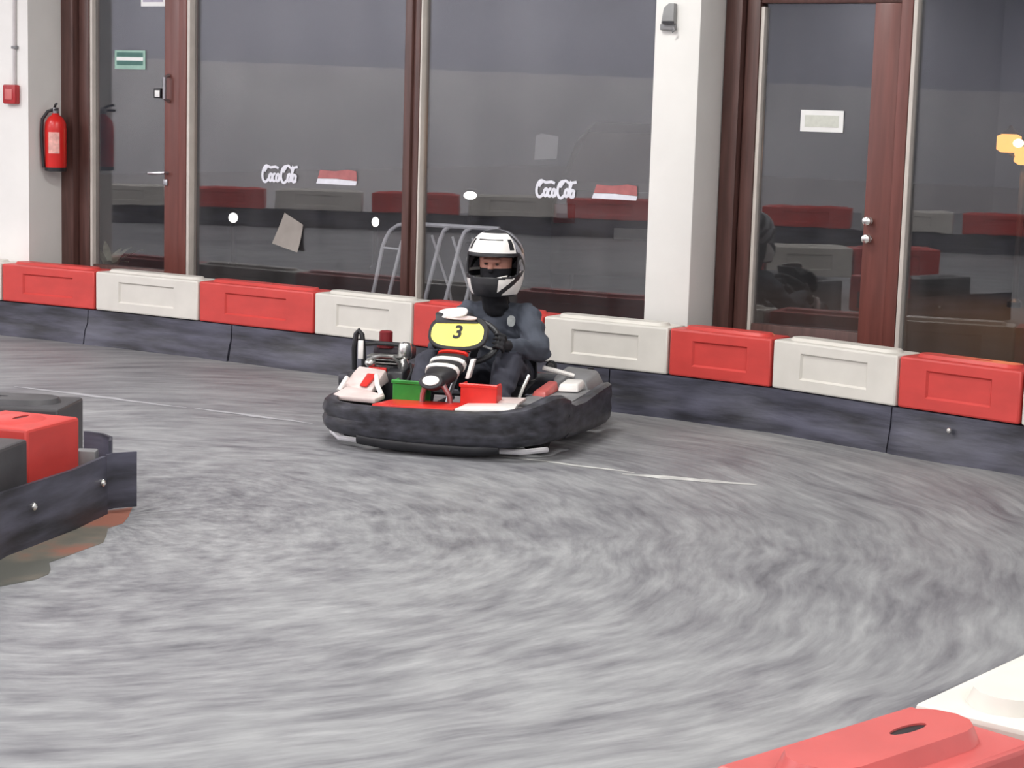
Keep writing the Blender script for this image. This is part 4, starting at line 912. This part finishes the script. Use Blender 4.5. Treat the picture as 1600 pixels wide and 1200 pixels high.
NRM = [v.normal.copy() for v in me.vertices]
for i_, v in enumerate(me.vertices):
    if v.co.z < 0.66 and (v.co.y > 0.78 or v.co.z < .42): v.co += NRM[i_] * wrinkle(v.co)
for p in me.polygons:
    c_ = p.center; mi = nearest(c_)
    if mi == 3 and (c_.z < 0.852 or c_.z > 0.945 or c_.y > 1.06): mi = 2
    p.material_index = mi; p.use_smooth = True
person = D.objects.new('person', me); COL.objects.link(person); person.location = KLOC; person.rotation_euler = (0, 0, KRZ)
tag(person, 'seated driver in dark grey overalls and white helmet steering the kart', 'person')
m_eye = mat('eye_dark', srgb(30, 22, 20), 0.3, 0.1)
for x in (0.010, 0.072):
    q = MB(); q.ell((x, .978, .876), (.011, .007, .006), 10, 6); q.build('eye', m_eye, person)
# chest badge
disc(0.150, 1.008, .575, .022, .03, .004, Vector((0.35, -0.92, 0.15)), 'chest_badge', mat('badge_grey', srgb(168, 172, 172), 0.6, 0.15, 40), person, 2.4)
# helmet
HC = Vector((0.042, 1.055, .875))
ROWS = [(.168, .012, .012, .012), (.160, .055, .065, .055), (.145, .082, .096, .082), (.125, .104, .120, .104), (.10, .121, .139, .121), (.075, .131, .150, .132), (.05, .137, .157, .139), (.025, .140, .160, .143), (0, .141, .160, .146), (-.025, .141, .158, .149),
        (-.05, .140, .154, .153), (-.075, .137, .147, .157), (-.10, .131, .136, .159), (-.125, .122, .120, .156), (-.145, .112, .104, .149), (-.16, .104, .094, .140)]
# subdivide the rows
rows = []
for i in range(len(ROWS) - 1):
    for k_ in range(5):
        f = k_ / 5; rows.append(tuple(ROWS[i][c_] * (1 - f) + ROWS[i + 1][c_] * f for c_ in range(4)))
rows.append(ROWS[-1])
NA = 180
def hp(z, rx, rb, rf, a):   # a=0 faces -y
    x = rx * sin(a); y = -cos(a) * (rf if cos(a) > 0 else rb); return Vector((x, y, z))
vs = []; meta = []
for r_ in rows:
    for j in range(NA): vs.append(hp(*r_, 2 * pi * j / NA) + HC)
fs = []; mis = []
for i in range(len(rows) - 1):
    for j in range(NA):
        a = 2 * pi * (j + .5) / NA; a = a - 2 * pi if a > pi else a; dg_ = math.degrees(a); z = (rows[i][0] + rows[i + 1][0]) / 2
        lo_ = -0.052 - 0.028 * cos(min(abs(a) * 1.4, pi / 2)) * 0.5
        if abs(dg_) < 68 and lo_ < z < 0.046: continue
        mi = 0
        if abs(dg_) < 72 and lo_ - 0.012 < z < 0.062: mi = 1                       # port trim
        elif z < -0.03:
            if abs(dg_) < 24: mi = 1
            elif -0.155 < z and ((dg_ > 0 and (abs(z + 0.10 - (dg_ - 52) * 0.0020) < 0.016 or dg_ > 100)) or (dg_ < 0 and (dg_ > -42 or abs(z + .06) < .014))): mi = 1
            elif z < -0.15: mi = 1
        elif z > 0.06:
            if abs(dg_) < 34 and 0.118 < z < 0.127: mi = 1
            elif 46 < abs(dg_) < 58 and 0.075 < z < 0.125: mi = 1
            elif abs(dg_) > 62: mi = 2 if (sin(dg_ * .22 + z * 60) > -0.2) else 1
            elif z > 0.15: mi = 1
        else:
            if abs(dg_) > 68: mi = 2 if sin(dg_ * .19 + z * 80) > -0.35 else 1
        fs.append((i * NA + j, i * NA + (j + 1) % NA, (i + 1) * NA + (j + 1) % NA, (i + 1) * NA + j)); mis.append(mi)
me = D.meshes.new('helmet'); me.from_pydata(vs, [], fs)
for mm in (m_kwhite, m_blackpl, mat('helmet_grey', srgb(150, 150, 158), 0.3, 0.1)): me.materials.append(mm)
for p, mi in zip(me.polygons, mis): p.material_index = mi; p.use_smooth = True
hel = D.objects.new('helmet', me); COL.objects.link(hel); hel.parent = person; hel['label'] = 'white full-face helmet with black and grey graphics'
so_ = hel.modifiers.new('thick', 'SOLIDIFY'); so_.thickness = 0.014; so_.offset = -1
# peak ridge, chin vents and visor pivots
q = MB(); vs = []
for j in range(17):
    a = math.radians(-58 + 116 * j / 16); p0 = hp(.060, .139, .157, .141, a); p1 = hp(.046, .150, .157, .166, a); p2 = hp(.040, .141, .157, .144, a)
    vs += [p0 + HC, p1 + HC, p2 + HC]
q.add(vs, [(j * 3 + k_, j * 3 + (k_ + 1) % 3, j * 3 + 3 + (k_ + 1) % 3, j * 3 + 3 + k_) for j in range(16) for k_ in range(3)] + [(0, 1, 2), (48, 49, 50)]); q.build('peak', m_blackpl, hel)
q = MB(); vs = []
for j in range(13):
    a = math.radians(-28 + 56 * j / 12); p0 = hp(.118, .112, .13, .114, a); p1 = hp(.09, .126, .145, .132, a) ; p2 = hp(.066, .136, .155, .142, a)
    vs += [p0 + HC, p1 * 1.05 + HC, p2 * 1.02 + HC]
q.add(vs, [(j * 3 + k_, j * 3 + (k_ + 1) % 3, j * 3 + 3 + (k_ + 1) % 3, j * 3 + 3 + k_) for j in range(12) for k_ in range(3)] + [(0, 1, 2), (36, 37, 38)]); q.build('brow_panel', m_kwhite, hel)
for s in (-1, 1):
    q = MB(); q.lathe([(.026, 0), (.026, .008), (.018, .012)], HC + Vector((s * .139, -.03, .01)), 14, Matrix.Rotation(s * pi / 2, 4, 'Y')); q.build('visor_pivot', m_greypl, hel)
q = MB(); vs = []
for a_, z_ in ((22, -.062), (44, -.05), (38, -.085), (26, -.12)):
    vs.append(hp(z_, .143, .15, .162, math.radians(a_)) * 1.012 + HC)
q.add(vs, [(0, 1, 2, 3)]); ch = q.build('chin_flash', m_kwhite, hel); ch.modifiers.new('t', 'SOLIDIFY').thickness = 0.004
